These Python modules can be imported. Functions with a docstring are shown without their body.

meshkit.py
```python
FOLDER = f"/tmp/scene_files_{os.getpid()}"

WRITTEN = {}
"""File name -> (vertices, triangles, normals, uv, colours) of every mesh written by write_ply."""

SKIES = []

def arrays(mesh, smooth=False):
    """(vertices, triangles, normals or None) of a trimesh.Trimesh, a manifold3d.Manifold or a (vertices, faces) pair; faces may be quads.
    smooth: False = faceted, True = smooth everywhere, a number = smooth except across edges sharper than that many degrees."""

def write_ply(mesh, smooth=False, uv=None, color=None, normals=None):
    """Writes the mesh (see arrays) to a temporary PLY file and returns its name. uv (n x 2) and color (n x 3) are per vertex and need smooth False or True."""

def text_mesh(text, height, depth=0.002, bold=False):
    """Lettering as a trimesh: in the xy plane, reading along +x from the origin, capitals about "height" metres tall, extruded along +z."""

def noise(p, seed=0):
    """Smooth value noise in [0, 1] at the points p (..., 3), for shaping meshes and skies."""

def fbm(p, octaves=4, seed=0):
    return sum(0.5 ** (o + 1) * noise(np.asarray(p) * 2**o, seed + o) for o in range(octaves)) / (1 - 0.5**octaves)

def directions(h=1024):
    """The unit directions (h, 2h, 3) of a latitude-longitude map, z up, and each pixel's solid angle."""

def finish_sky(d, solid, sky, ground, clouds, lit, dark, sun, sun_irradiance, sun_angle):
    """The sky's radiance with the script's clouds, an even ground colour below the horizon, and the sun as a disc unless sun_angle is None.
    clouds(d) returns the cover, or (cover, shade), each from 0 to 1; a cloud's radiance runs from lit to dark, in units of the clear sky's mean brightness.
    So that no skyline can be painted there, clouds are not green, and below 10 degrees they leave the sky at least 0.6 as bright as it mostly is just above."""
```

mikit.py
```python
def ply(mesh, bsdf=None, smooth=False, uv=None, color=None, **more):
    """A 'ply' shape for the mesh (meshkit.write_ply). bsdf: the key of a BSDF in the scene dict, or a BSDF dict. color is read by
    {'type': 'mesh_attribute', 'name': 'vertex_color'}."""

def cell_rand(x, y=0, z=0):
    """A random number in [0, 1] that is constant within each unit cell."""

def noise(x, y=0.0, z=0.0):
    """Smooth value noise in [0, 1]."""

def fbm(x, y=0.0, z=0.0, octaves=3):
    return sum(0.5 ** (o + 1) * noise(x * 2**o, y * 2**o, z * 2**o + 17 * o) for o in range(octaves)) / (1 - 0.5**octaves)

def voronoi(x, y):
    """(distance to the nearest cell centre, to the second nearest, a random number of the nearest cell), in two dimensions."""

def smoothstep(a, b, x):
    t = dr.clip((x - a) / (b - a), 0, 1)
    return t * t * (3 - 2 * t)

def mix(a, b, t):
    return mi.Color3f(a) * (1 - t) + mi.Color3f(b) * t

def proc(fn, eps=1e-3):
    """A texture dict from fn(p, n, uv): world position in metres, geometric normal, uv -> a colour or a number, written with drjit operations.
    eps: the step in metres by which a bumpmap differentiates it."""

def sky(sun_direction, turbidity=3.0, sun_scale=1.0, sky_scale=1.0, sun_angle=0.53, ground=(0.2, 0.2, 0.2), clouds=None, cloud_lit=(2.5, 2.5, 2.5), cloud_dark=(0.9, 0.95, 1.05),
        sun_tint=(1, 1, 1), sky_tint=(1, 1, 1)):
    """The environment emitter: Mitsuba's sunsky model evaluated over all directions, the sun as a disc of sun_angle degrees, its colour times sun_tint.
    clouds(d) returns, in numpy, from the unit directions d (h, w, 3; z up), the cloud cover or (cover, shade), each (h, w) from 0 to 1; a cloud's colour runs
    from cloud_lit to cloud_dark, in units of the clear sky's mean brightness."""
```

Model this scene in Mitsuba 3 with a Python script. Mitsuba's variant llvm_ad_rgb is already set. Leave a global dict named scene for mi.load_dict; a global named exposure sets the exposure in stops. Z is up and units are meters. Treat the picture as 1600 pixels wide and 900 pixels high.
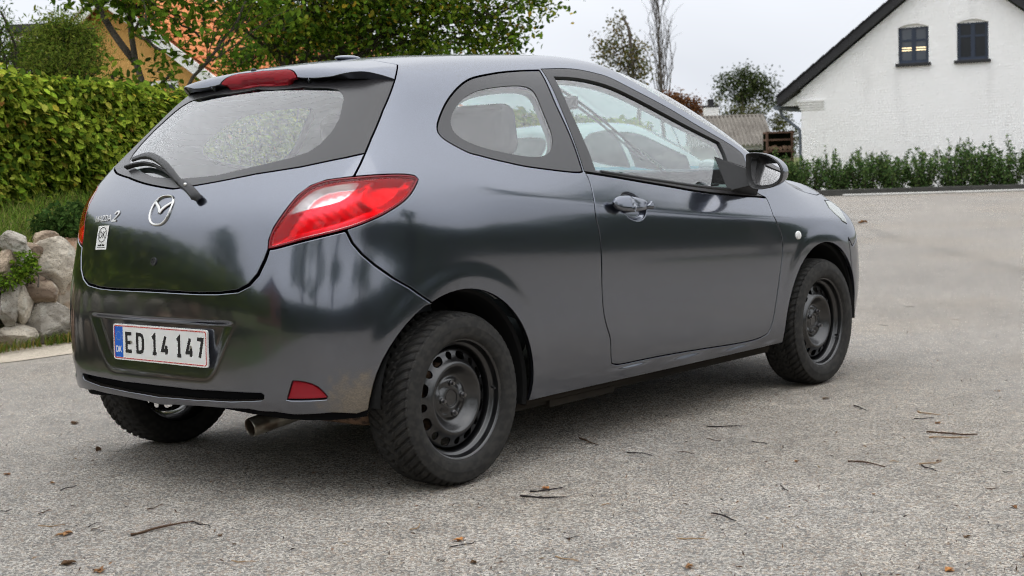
import math, random
import numpy as np, trimesh, shapely, mitsuba as mi, drjit as dr
import mikit, meshkit, mapbox_earcut
from mikit import noise, fbm, voronoi, cell_rand, smoothstep, mix
from shapely.geometry import Polygon, box, Point, LineString
from shapely import affinity
T = mi.ScalarTransform4f
scene, labels = {}, {}
# ---------------------------------------------------------------- camera, sky, exposure
exposure = 1.5
CAM, YAW, PITCH, ROLL, FOC = (-3.5924, -4.0454, 1.0599), .6952, -.0844, -.0328, 2307.18 / 1600
_f = np.array([math.cos(PITCH) * math.cos(YAW), math.cos(PITCH) * math.sin(YAW), math.sin(PITCH)])
_r = np.cross(_f, [0, 0, 1]); _r /= np.linalg.norm(_r)
_u = np.cross(_r, _f)
_up = _u * math.cos(ROLL) - _r * math.sin(ROLL)
scene['camera'] = dict(type='thinlens', fov=math.degrees(2 * math.atan(.5 / FOC)), fov_axis='x', near_clip=.05, far_clip=3000., aperture_radius=.0035, focus_distance=5.0,
                       to_world=T().look_at(origin=list(CAM), target=[float(a + b) for a, b in zip(CAM, _f)], up=_up.tolist()))
def overcast(d):                  # a closed overcast sky, brighter overhead than at the horizon, with faint streaks
    x, y, z = d[..., 0], d[..., 1], np.clip(d[..., 2], 0, 1)
    u, v = x / (z + .25), y / (z + .25)
    n = meshkit.fbm(np.stack([u * 1.1, v * 2.3, 0 * u], -1).reshape(-1, 3)).reshape(x.shape)
    n = (n - n.min()) / (n.max() - n.min()) - .5
    return np.ones_like(x), np.clip(1 - z + n * .10, 0, 1)
SUN = (-.20, -.25, .95)
scene['sky'] = mikit.sky(SUN, turbidity=3, sun_scale=.05, sun_angle=38, sun_tint=(.86, .97, 1.14), clouds=overcast, cloud_lit=(7.4, 7.5, 7.7), cloud_dark=(2.62, 2.74, 2.95), ground=(.25, .24, .22))
# ---------------------------------------------------------------- helpers
def put(key, mesh, bsdf, smooth=False, label=None, cat=None, group=None, kind=None, normals=None, **more):
    """one entry of the scene; numbered when the key is taken"""
    key = number(key)
    if normals is not None:
        path = meshkit.write_ply(mesh, normals=normals)
        d = {'type': 'ply', 'filename': path, 'face_normals': False, 'bsdf': {'type': 'ref', 'id': bsdf}, **more}
    else:
        d = mikit.ply(mesh, bsdf, smooth=smooth, **more)
    scene[key] = d
    tag(key, label, cat, group, kind)
    return key
def number(key):
    if key not in scene and key not in labels:
        return key
    n = 1
    while f'{key}_{n:03d}' in scene or f'{key}_{n:03d}' in labels:
        n += 1
    return f'{key}_{n:03d}'
def tag(key, label=None, cat=None, group=None, kind=None):
    v = {k: x for k, x in dict(label=label, category=cat, group=group, kind=kind).items() if x}
    if v:
        labels[key] = {**labels.get(key, {}), **v}
def thing(key, label, cat, group=None):
    key = number(key)
    tag(key, label, cat, group)
    return key
def copy_part(src, key, to_world=None, mirror=False):
    key = number(key)
    scene[key] = {**scene[src]}
    if to_world is not None:
        scene[key]['to_world'] = to_world
    return key
def cat_(*ms):
    return trimesh.util.concatenate([m for m in ms if m is not None])
def M(v, f):
    return trimesh.Trimesh(np.asarray(v, float), np.asarray(f), process=False)
def grid_faces(n, m, wrap_n=False, wrap_m=False):
    i, j = np.meshgrid(np.arange(n if wrap_n else n - 1), np.arange(m if wrap_m else m - 1), indexing='ij')
    a = i * m + j; b = ((i + 1) % n) * m + j; c = ((i + 1) % n) * m + (j + 1) % m; d = i * m + (j + 1) % m
    return np.vstack([np.stack([a, b, c], -1).reshape(-1, 3), np.stack([a, c, d], -1).reshape(-1, 3)])
def gridmesh(P, wrap_n=False, wrap_m=False):
    n, m = P.shape[:2]
    return M(P.reshape(-1, 3), grid_faces(n, m, wrap_n, wrap_m))
def tube(path, rad, n=8, closed=False, caps=True):
    path = np.asarray(path, float)
    rad = np.broadcast_to(np.asarray(rad, float), len(path))
    t = np.gradient(path, axis=0)
    if closed:
        t = np.roll(path, -1, 0) - np.roll(path, 1, 0)
    t /= np.linalg.norm(t, axis=1, keepdims=True) + 1e-12
    up = np.array([0, 0, 1.]) if abs(t[:, 2]).mean() < .8 else np.array([1., 0, 0])
    a = np.cross(t, up); a /= np.linalg.norm(a, axis=1, keepdims=True) + 1e-12
    b = np.cross(t, a)
    th = np.arange(n) * 2 * np.pi / n
    P = path[:, None] + rad[:, None, None] * (np.cos(th)[None, :, None] * a[:, None] + np.sin(th)[None, :, None] * b[:, None])
    m = gridmesh(P, closed, True)
    if caps and not closed:
        k = len(path)
        v = np.vstack([m.vertices, path[0], path[-1]])
        i = np.arange(n)
        f = np.vstack([m.faces, np.stack([i, (i + 1) % n, 0 * i + k * n], -1), np.stack([(i + 1) % n + (k - 1) * n, i + (k - 1) * n, 0 * i + k * n + 1], -1)])
        m = M(v, f)
    m.fix_normals()
    return m
def bx(x0, x1, y0, y1, z0, z1, bevel=0.0):
    if bevel <= 0:
        return trimesh.creation.box(bounds=[[x0, y0, z0], [x1, y1, z1]])
    c = np.array([(x0 + x1) / 2, (y0 + y1) / 2, (z0 + z1) / 2]); h = np.array([x1 - x0, y1 - y0, z1 - z0]) / 2
    pts = []
    for s in np.array(np.meshgrid([-1, 1], [-1, 1], [-1, 1])).T.reshape(-1, 3):
        for k in range(3):
            q = h - bevel; q[k] = h[k]
            pts.append(c + s * q)
    return trimesh.convex.convex_hull(np.array(pts))
def xf(m, A):
    m = m.copy(); m.apply_transform(np.asarray(A, float)); return m
def rotz(a, loc=(0, 0, 0)):
    A = trimesh.transformations.rotation_matrix(a, [0, 0, 1]); A[:3, 3] = loc; return A
def frame(o, x, y, z):
    A = np.eye(4); A[:3, 0], A[:3, 1], A[:3, 2], A[:3, 3] = x, y, z, o; return A
def extrude(poly, h):
    return trimesh.creation.extrude_polygon(poly, h, engine='earcut')
def revolve_y(prof, n=96, a0=0, a1=2 * np.pi):
    """profile of (radius, y) swept round the y axis"""
    pr = np.asarray(prof, float)
    full = abs(a1 - a0 - 2 * np.pi) < 1e-6
    th = np.linspace(a0, a1, n, endpoint=not full)
    P = np.stack([pr[None, :, 0] * np.cos(th)[:, None], np.broadcast_to(pr[None, :, 1], (len(th), len(pr))), pr[None, :, 0] * np.sin(th)[:, None]], -1)
    return gridmesh(P, full, False)
# ---------------------------------------------------------------- materials
def mat(key, d, two=True):
    scene[key] = {'type': 'twosided', 'b': d} if two else d
    return key
def rgb(*c):
    return {'type': 'rgb', 'value': list(c)}
def pr(c, rough=.5, metal=0., spec=.5, **k):
    return dict(type='principled', base_color=c if isinstance(c, dict) else rgb(*c), roughness=rough, metallic=metal, specular=spec, **k)
def P_(fn, eps=1e-3):
    return mikit.proc(fn, eps)
# ---------------------------------------------------------------- the hatchback's skin: F(p) < 0 inside, in the car's own frame
# (x forward from the rear axle, y left, z up from the tyres' contact plane)
from scipy.interpolate import CubicSpline, PchipInterpolator
def spl(pts):
    a = np.array(pts, float)
    return CubicSpline(a[:, 0], a[:, 1], bc_type='natural')
def sst(a, b, x):
    t = np.clip((x - a) / (b - a), 0, 1)
    return t * t * t * (t * (6 * t - 15) + 10)
def smax(a, b, k):
    h = np.maximum(k - np.abs(a - b), 0) / k
    return np.maximum(a, b) + h * h * h * k / 6
PLAN = spl([(-0.9, .735), (-.6, .765), (-.3, .822), (0, .8425), (.5, .8460), (1.2, .8450), (2.0, .8460), (2.49, .838), (2.8, .822), (3.1, .780), (3.4, .66)])
SECT = spl([(-.2, -.30), (.10, -.105), (.20, -.050), (.27, -.024), (.36, -.010), (.50, -.001), (.62, 0), (.75, -.0025), (.82, -.0062), (.885, -.0120), (.97, -.0285), (1.03, -.0435), (1.12, -.069), (1.25, -.111), (1.40, -.164), (1.6, -.245)])
REAR = spl([(0, -.40), (.15, -.50), (.23, -.562), (.30, -.598), (.40, -.611), (.50, -.612), (.60, -.611), (.68, -.607), (.77, -.596), (.86, -.580), (.94, -.553), (1.00, -.508), (1.06, -.447), (1.15, -.347), (1.25, -.232), (1.37, -.094), (1.5, .055)])
ROOF = spl([(-.5, 1.30), (-.2, 1.390), (-.08, 1.418), (.1, 1.4455), (.4, 1.474), (.8, 1.492), (1.1, 1.498), (1.35, 1.478), (1.6, 1.414), (1.85, 1.312), (2.1, 1.188), (2.3, 1.078), (2.45, 1.012), (2.6, .974), (2.8, .962), (3.0, .915), (3.2, .815), (3.4, .62)])
FRONT = spl([(0, 3.05), (.2, 3.22), (.35, 3.29), (.5, 3.305), (.65, 3.285), (.8, 3.21), (1.0, 3.0), (1.3, 2.6)])
TAPER = spl([(-1, .10), (-.5, .185), (-.1, .100), (.4, .030), (.9, .000), (1.5, -.012), (2.2, .00), (3, .12)])
WB, WR = 2.49, .292
def soft(t, d):                                   # a crease: 0 below, t above, rounded over d
    return np.where(t > 12 * d, t, d * np.log1p(np.exp(np.minimum(t / d, 12))))
def side_y(x, z):
    w = z - sst(.45, .98, z) * (.10 - .112 * x)
    return PLAN(x) - .03 * sst(.40, .95, z) * sst(.1, -.7, x) + SECT(w) - .24 * soft(w - .885, .007 + .05 * sst(.35, -.15, x)) - TAPER(x) * sst(.68, 1.25, w)
def arch_d(x, z):
    return np.minimum(np.hypot(x - .012, (z - .29) * .985), np.hypot(x - WB - .0, (z - .29) * .985))
def F(p, detail=True):
    x, y, z = p[..., 0], p[..., 1], p[..., 2]
    ya = np.sqrt(y * y + 1e-6)
    fs = ya - side_y(x, z)
    sag = .12 * y * y + .24 * y ** 4 + sst(.5, 1.05, z) * .09 * y * y
    rx = REAR(z) + sag
    if detail:                                    # number-plate recess, roof spoiler: a lip proud of the glass
        zs = 1.372 - .02 * ya - .10 * y * y
        rx = rx + .013 * sst(.592, .570, z) * sst(.372, .470, z) * sst(.400, .322, ya + (.575 - z) * .55)
        lip = sst(zs - .005, zs + .003, z) * sst(.60, .46, ya)
        rx = rx - lip * (.020 + np.maximum(z - zs, 0) * .95)
        kt = .11 - .07 * sst(.12, -.02, x) * sst(.62, .45, ya)
    fr = (rx - x) * .80
    xr = x - .10 * sst(1.2, 2.0, x) * y * y
    ft = (z - ROOF(xr) + .115 * y * y + .10 * y ** 4) * .93
    ff = (x - FRONT(z) + .22 * y * y + .5 * y ** 4) * .85
    k = .31 - .20 * sst(.72, 1.15, z)
    f = smax(fs, fr, k * 1.15)
    f = smax(f, ft, np.minimum(.15 - .04 * sst(.7, -.2, x), kt + .08 * sst(.0, .3, x)) if detail else .15 - .04 * sst(.7, -.2, x))
    f = smax(f, ff, .20)
    if detail:
        zc = .3070 - .026 * x
        f = f - .006 * sst(zc + .002, zc - .010, z) * sst(zc - .075, zc - .035, z) * sst(.36, 1.3, x) * sst(2.16, 1.9, x) * sst(.6, .7, ya)   # sill ledge
        hx, hz = x - .995, z - .882 + (x - .995) * .16
        f = f + .020 * sst(1.0, .55, (hx / .082) ** 2 + (hz / .055) ** 2) * sst(.6, .7, ya)      # bowl behind the door handle
        d = arch_d(x, z)                          # flared lip round the wheel openings
        f = f - .0022 * sst(.455, .385, d) * sst(.66, .74, ya) * sst(.14, .22, z)
    return f
PX, PF, PZ = .35, 2.25, .70                      # the chart: rays from a spine inside the body
def chart_ray(s, e):
    a = np.clip(np.abs(s), 0, .9) / .9 * (np.pi / 2)
    lin = np.clip(np.abs(s) - .9, 0, PF - PX)
    b = np.clip(np.abs(s) - .9 - (PF - PX), 0, 1.2) / .9 * (np.pi / 2)
    sg = np.where(s < 0, 1.0, -1.0)              # s > 0 is the right side (y < 0)
    o = np.stack([PX + lin, 0 * s, PZ + 0 * s], -1)
    ang = a + b
    d = np.stack([-np.cos(ang) * np.cos(e), sg * np.sin(ang) * np.cos(e), np.sin(e)], -1)
    return o, d
def surf(s, e, off=0.0, detail=True):
    s, e = np.broadcast_arrays(np.asarray(s, float), np.asarray(e, float))
    o, d = chart_ray(s, e)
    lo, hi = np.full(s.shape, .15), np.full(s.shape, 1.9)
    for _ in range(34):
        m = (lo + hi) / 2
        out = F(o + d * m[..., None], detail) > off
        hi, lo = np.where(out, m, hi), np.where(out, lo, m)
    return o + d * ((lo + hi) / 2)[..., None]
def grad(p, detail=True, h=1.5e-3):
    g = np.stack([F(p + h * np.eye(3)[i], detail) - F(p - h * np.eye(3)[i], detail) for i in range(3)], -1)
    return g / np.linalg.norm(g, axis=-1, keepdims=True)
def to_chart(p):
    x, y, z = p[..., 0], p[..., 1], p[..., 2] - PZ
    sg = np.where(y < 0, 1.0, -1.0)
    rear, front = x < PX, x > PF
    dx = np.where(rear, x - PX, np.where(front, x - PF, 0))
    rho = np.hypot(dx, y)
    a = np.arctan2(np.abs(y), -dx)
    s = np.where(rear, a * .9 / (np.pi / 2), np.where(front, .9 + PF - PX + (a - np.pi / 2) * .9 / (np.pi / 2), .9 + x - PX))
    return np.stack([sg * s, np.arctan2(z, rho)], -1)
# outlines of the panels in the chart (s round the body, e up it); the left side mirrors the right
POLY = dict(
    lamp=[(0.2964,0.1149),(0.2971,0.1428),(0.3059,0.1803),(0.3262,0.2317),(0.3482,0.2842),(0.3716,0.3161),(0.4025,0.3326),(0.4516,0.3375),(0.5134,0.3449),(0.5606,0.3511),(0.5791,0.3494),(0.5863,0.3369),(0.5719,0.2988),(0.5525,0.2612),(0.5254,0.2285),(0.4945,0.2002),(0.4371,0.165),(0.3637,0.1383),(0.3102,0.1181)],
    lamp_clear=[(0.3332,0.2183),(0.3504,0.2501),(0.3793,0.2908),(0.4154,0.3064),(0.4607,0.3143),(0.4642,0.3084),(0.4507,0.2826),(0.4273,0.2544),(0.3775,0.2362)],
    hatch=[(0.0,0.9966),(0.2155,0.9837),(0.3894,0.912),(0.5909,0.7989),(0.5346,0.6358),(0.4967,0.5012),(0.4675,0.3838),(0.4553,0.342),(0.4516,0.3375),(0.4025,0.3326),(0.3716,0.3161),(0.3482,0.2842),(0.3262,0.2317),(0.3059,0.1803),(0.2971,0.1428),(0.2964,0.1149),(0.2893,0.0835),(0.2759,0.0387),(0.2576,0.0074),(0.2326,-0.0109),(0.1875,-0.0206),(0.1381,-0.0239),(0.0,-0.0209)],
    hatch_glass=[(0.0,0.9923),(0.2155,0.9837),(0.3894,0.912),(0.5909,0.7989),(0.5346,0.6358),(0.4967,0.5012),(0.4795,0.4317),(0.4397,0.4191),(0.344,0.4023),(0.2365,0.3949),(0.1344,0.3762),(0.0,0.3531)],
    hatch_clear=[(0.0,0.955),(0.2743,0.898),(0.377,0.8396),(0.4121,0.8079),(0.4296,0.7713),(0.434,0.7272),(0.4233,0.6183),(0.4043,0.5491),(0.3806,0.4983),(0.3554,0.4684),(0.3152,0.4521),(0.227,0.4335),(0.1219,0.4083),(0.0,0.4013)],
    spoiler=[(0.0,1.2534),(0.5727,1.0609),(0.5985,0.9541),(0.6281,0.9141),(0.5891,0.7924),(0.3975,0.8537),(0.2453,0.9278),(0.0,0.9812)],
    brake=[(0.0,1.025),(0.0941,1.0131),(0.166,1.0028),(0.1994,0.9832),(0.2196,0.9638),(0.2435,0.9307),(0.0,0.9704)],
    bumper=[(0.0,-0.0251),(0.1381,-0.026),(0.1875,-0.0237),(0.2355,-0.0158),(0.2604,0.0035),(0.2786,0.0347),(0.2919,0.0795),(0.299,0.1138),(0.3103,0.1151),(0.3637,0.1353),(0.437,0.1612),(0.437,0.1631),(0.4473,0.1239),(0.4632,0.0899),(0.4848,0.0551),(0.5185,0.0104),(0.5484,-0.0217),(0.5698,-0.0499),(0.5954,-0.0823),(0.5786,-0.0892),(0.5581,-0.1109),(0.5393,-0.1363),(0.5222,-0.1651),(0.5071,-0.1967),(0.4938,-0.2307),(0.4828,-0.2666),(0.4742,-0.3038),(0.4679,-0.342),(0.4626,-0.3817),(0.457,-0.4236),(0.4664,-0.3675),(0.445,-0.3752),(0.4028,-0.3655),(0.3346,-0.3708),(0.3014,-0.3673),(0.2716,-0.3715),(0.2474,-0.3702),(0.1862,-0.3828),(0.0,-0.4096)],
    slot=[(0.0,-0.3435),(0.1078,-0.3401),(0.2082,-0.3263),(0.2763,-0.3155),(0.2806,-0.3193),(0.2801,-0.3268),(0.2751,-0.3334),(0.2058,-0.3531),(0.1039,-0.3697),(0.0,-0.3783)],
    reflector=[(0.3374,-0.2725),(0.353,-0.2737),(0.3757,-0.2845),(0.3886,-0.303),(0.3956,-0.318),(0.3938,-0.3223),(0.3666,-0.3237),(0.3253,-0.3256),(0.3305,-0.3034)],
    qwin=[(0.6858,0.5949),(0.6982,0.6283),(0.7483,0.7172),(0.8275,0.8006),(0.9102,0.849),(1.0097,0.8746),(1.1483,0.8983),(1.3633,0.9179),(1.3548,0.8618),(1.3393,0.7493),(1.3358,0.6582),(1.3283,0.5365),(1.306,0.3915),(1.2796,0.3874),(1.0792,0.4089),(0.9146,0.4388),(0.7884,0.4769),(0.7654,0.4835),(0.7182,0.516),(0.6887,0.5467),(0.6826,0.5728)],
    qclear=[(0.7423,0.6252),(0.7752,0.6917),(0.8188,0.7393),(0.8832,0.7795),(0.9782,0.8048),(1.0931,0.8194),(1.2039,0.8207),(1.2417,0.7976),(1.241,0.7211),(1.2309,0.6115),(1.2167,0.5596),(1.1876,0.5146),(1.1545,0.4894),(1.0764,0.47),(0.9415,0.4865),(0.8841,0.5001),(0.8163,0.5227),(0.7678,0.5487),(0.744,0.5761)],
    door_low=[(1.3184,0.3849),(1.4912,0.3589),(1.6524,0.3325),(1.8663,0.2987),(2.0927,0.2625),(2.3425,0.2378),(2.6022,0.2162),(2.605,0.1898),(2.5885,0.115),(2.6153,0.06),(2.6435,-0.0179),(2.6266,-0.1377),(2.592,-0.2804),(2.5621,-0.4136),(2.5386,-0.4585),(2.4569,-0.4756),(2.0225,-0.4682),(1.5663,-0.4582),(1.4144,-0.4547),(1.38,-0.4461),(1.3712,-0.4116),(1.3622,-0.3461),(1.3441,-0.3047),(1.3188,-0.2354),(1.3096,-0.1261),(1.311,-0.0156),(1.3065,0.1234),(1.2938,0.2066),(1.3204,0.3379)],
    door_frame=[(1.3769,0.9248),(1.4845,0.9344),(1.6132,0.9396),(1.7314,0.9263),(1.8074,0.9104),(1.8909,0.8723),(1.9768,0.8311),(2.157,0.7422),(2.3418,0.6352),(2.5471,0.5235),(2.5862,0.4791),(2.5619,0.4),(2.5122,0.2904),(2.5381,0.2519),(2.6052,0.2198),(2.3461,0.243),(2.0959,0.2676),(1.8692,0.3037),(1.6552,0.3374),(1.4939,0.3637),(1.3139,0.3914),(1.3363,0.5365),(1.3517,0.6716),(1.371,0.8626)],
    window=[(1.4206,0.8811),(1.4826,0.883),(1.5656,0.883),(1.7241,0.8645),(1.8527,0.8243),(2.0313,0.7418),(2.2176,0.6487),(2.4184,0.5579),(2.4166,0.4853),(2.3905,0.3756),(2.363,0.2678),(2.1118,0.2932),(1.881,0.3236),(1.6646,0.3536),(1.3884,0.3931),(1.4013,0.5233),(1.4086,0.7124)],
    headlight=[(3.1771,0.1527),(3.2204,0.1404),(3.262,0.1177),(3.2008,0.0922),(3.1534,0.0592),(3.1332,0.0253),(3.1094,0.0414),(3.1044,0.077),(3.1193,0.1132)],
    windscreen=[(1.85,1.5708),(1.85,1.2597),(1.89,1.0149),(1.95,0.935),(2.15,0.8106),(2.4,0.6718),(2.65,0.5204),(2.8421,0.3986),(2.9728,0.5923),(3.25,0.8291),(3.7,0.9731),(3.7,1.5708)],
    bonnet=[(3.7,0.8688),(3.3019,0.7569),(3.018,0.5543),(2.88,0.4343),(3.0005,0.2715),(3.1715,0.1925),(3.2729,0.1836),(3.37,0.1668),(3.5056,0.156),(3.7,0.161)],
    front_bumper=[(3.1756,-0.4188),(3.1729,-0.3833),(3.1692,-0.3489),(3.1643,-0.3153),(3.1577,-0.2825),(3.1494,-0.2507),(3.1395,-0.2202),(3.128,-0.1913),(3.1167,-0.0454),(3.1411,-0.0871),(3.3854,0.0889),(3.5157,0.1073),(3.7,0.1088)],
)
# ---------------------------------------------------------------- cutting panels out of the skin
def jac(q, h=2e-3):
    a = surf(q[:, 0] + h, q[:, 1], 0, False) - surf(q[:, 0] - h, q[:, 1], 0, False)
    b = surf(q[:, 0], q[:, 1] + h, 0, False) - surf(q[:, 0], q[:, 1] - h, 0, False)
    return a / (2 * h), b / (2 * h)
def resample(ring, step=.012):
    r = np.asarray(ring)
    if np.allclose(r[0], r[-1]):
        r = r[:-1]
    out = []
    for a, b in zip(r, np.roll(r, -1, 0)):
        k = max(1, int(np.ceil(np.linalg.norm(b - a) / step)))
        out.append(a + (b - a) * (np.arange(k) / k)[:, None])
    return np.vstack(out)
def smooth_ring(r, sharp=32):
    """round the traced corners a little, keeping marked corners"""
    r = resample(r, .010)
    for _ in range(2):
        a, b = np.roll(r, 1, 0), np.roll(r, -1, 0)
        r = .25 * a + .5 * r + .25 * b
    return r
def curve(pts, keep=45):
    """a closed outline through traced points as a spline, broken at corners sharper than keep degrees"""
    p = np.asarray(pts, float)
    n = len(p)
    d = np.roll(p, -1, 0) - p
    ang = np.array([abs(math.degrees(math.atan2(np.cross(d[i - 1], d[i]), np.dot(d[i - 1], d[i])))) for i in range(n)])
    corners = [i for i in range(n) if ang[i] > keep] or [0]
    out = []
    for a, b in zip(corners, corners[1:] + [corners[0] + n]):
        idx = [i % n for i in range(a, b + 1)]
        q = p[idx]
        t = np.r_[0, np.cumsum(np.sqrt(np.linalg.norm(np.diff(q, axis=0), axis=1)) + 1e-9)]
        if len(q) < 3:
            out.append(q[:-1]); continue
        cs = CubicSpline(t, q, bc_type='periodic' if len(corners) == 1 and np.allclose(q[0], q[-1]) else 'natural')
        k = max(4, int(np.linalg.norm(np.diff(q, axis=0), axis=1).sum() / .010))
        out.append(cs(np.linspace(0, t[-1], k + 1))[:-1])
    return np.vstack(out)
def inset(ring, d):
    """move a ring (chart) by d metres along the skin, d > 0 towards its inside"""
    r = np.asarray(ring)
    a, b = jac(r)
    t = np.roll(r, -1, 0) - np.roll(r, 1, 0)
    E_, F_, G_ = (a * a).sum(1), (a * b).sum(1), (b * b).sum(1)
    ccw = Polygon(r).exterior.is_ccw
    gt = np.stack([E_ * t[:, 0] + F_ * t[:, 1], F_ * t[:, 0] + G_ * t[:, 1]], 1)
    n = np.stack([-gt[:, 1], gt[:, 0]], 1) * (1 if ccw else -1)
    ln = np.sqrt(np.maximum(E_ * n[:, 0] ** 2 + 2 * F_ * n[:, 0] * n[:, 1] + G_ * n[:, 1] ** 2, 1e-12))
    return r + n / ln[:, None] * d
def clean(poly):
    p = poly if poly.is_valid else poly.buffer(0)
    return max(p.geoms, key=lambda g: g.area) if p.geom_type == 'MultiPolygon' else p
def cut_grid(poly, h=.016):
    """triangles over a chart polygon: whole cells of a lattice, clipped cells along the outline"""
    s0, e0, s1, e1 = poly.bounds
    i0, i1, j0, j1 = int(np.floor(s0 / h)), int(np.ceil(s1 / h)), int(np.floor(e0 / h)), int(np.ceil(e1 / h))
    I, J = np.meshgrid(np.arange(i0, i1), np.arange(j0, j1), indexing='ij')
    I, J = I.ravel(), J.ravel()
    cells = shapely.box(I * h, J * h, (I + 1) * h, (J + 1) * h)
    shapely.prepare(poly)
    full = shapely.contains_properly(poly, cells)
    part = shapely.intersects(poly, cells) & ~full
    V, Fc, index = [], [], {}
    def vid(x, y):
        k = (round(x * 1e6), round(y * 1e6))
        if k not in index:
            index[k] = len(V); V.append((x, y))
        return index[k]
    for i, j in zip(I[full], J[full]):
        a, b, c, d = vid(i * h, j * h), vid((i + 1) * h, j * h), vid((i + 1) * h, (j + 1) * h), vid(i * h, (j + 1) * h)
        Fc += [(a, b, c), (a, c, d)]
    for g in shapely.intersection(poly, cells[part]):
        for q in getattr(g, 'geoms', [g]):
            if q.geom_type != 'Polygon' or q.area < 1e-10:
                continue
            q = shapely.geometry.polygon.orient(q)
            rings = [np.array(q.exterior.coords)[:-1]] + [np.array(r.coords)[:-1] for r in q.interiors]
            pts = np.vstack(rings)
            tri = mapbox_earcut.triangulate_float64(pts, np.cumsum([len(r) for r in rings]).astype(np.uint32)).reshape(-1, 3)
            ids = [vid(*x) for x in pts]
            Fc += [(ids[a], ids[b], ids[c]) for a, b, c in tri if len({ids[a], ids[b], ids[c]}) == 3]
    return np.array(V), np.array(Fc)
def mirror_ring(r):
    r = np.array(r)[::-1].copy(); r[:, 0] *= -1; return r
def sym(half):
    """a ring across the centre line from its right half"""
    h = np.array(half, float)
    m = h[::-1].copy(); m[:, 0] *= -1
    return np.vstack([h, m[1:-1]]) if abs(h[0, 0]) < 1e-9 and abs(h[-1, 0]) < 1e-9 else np.vstack([h, m])
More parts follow.
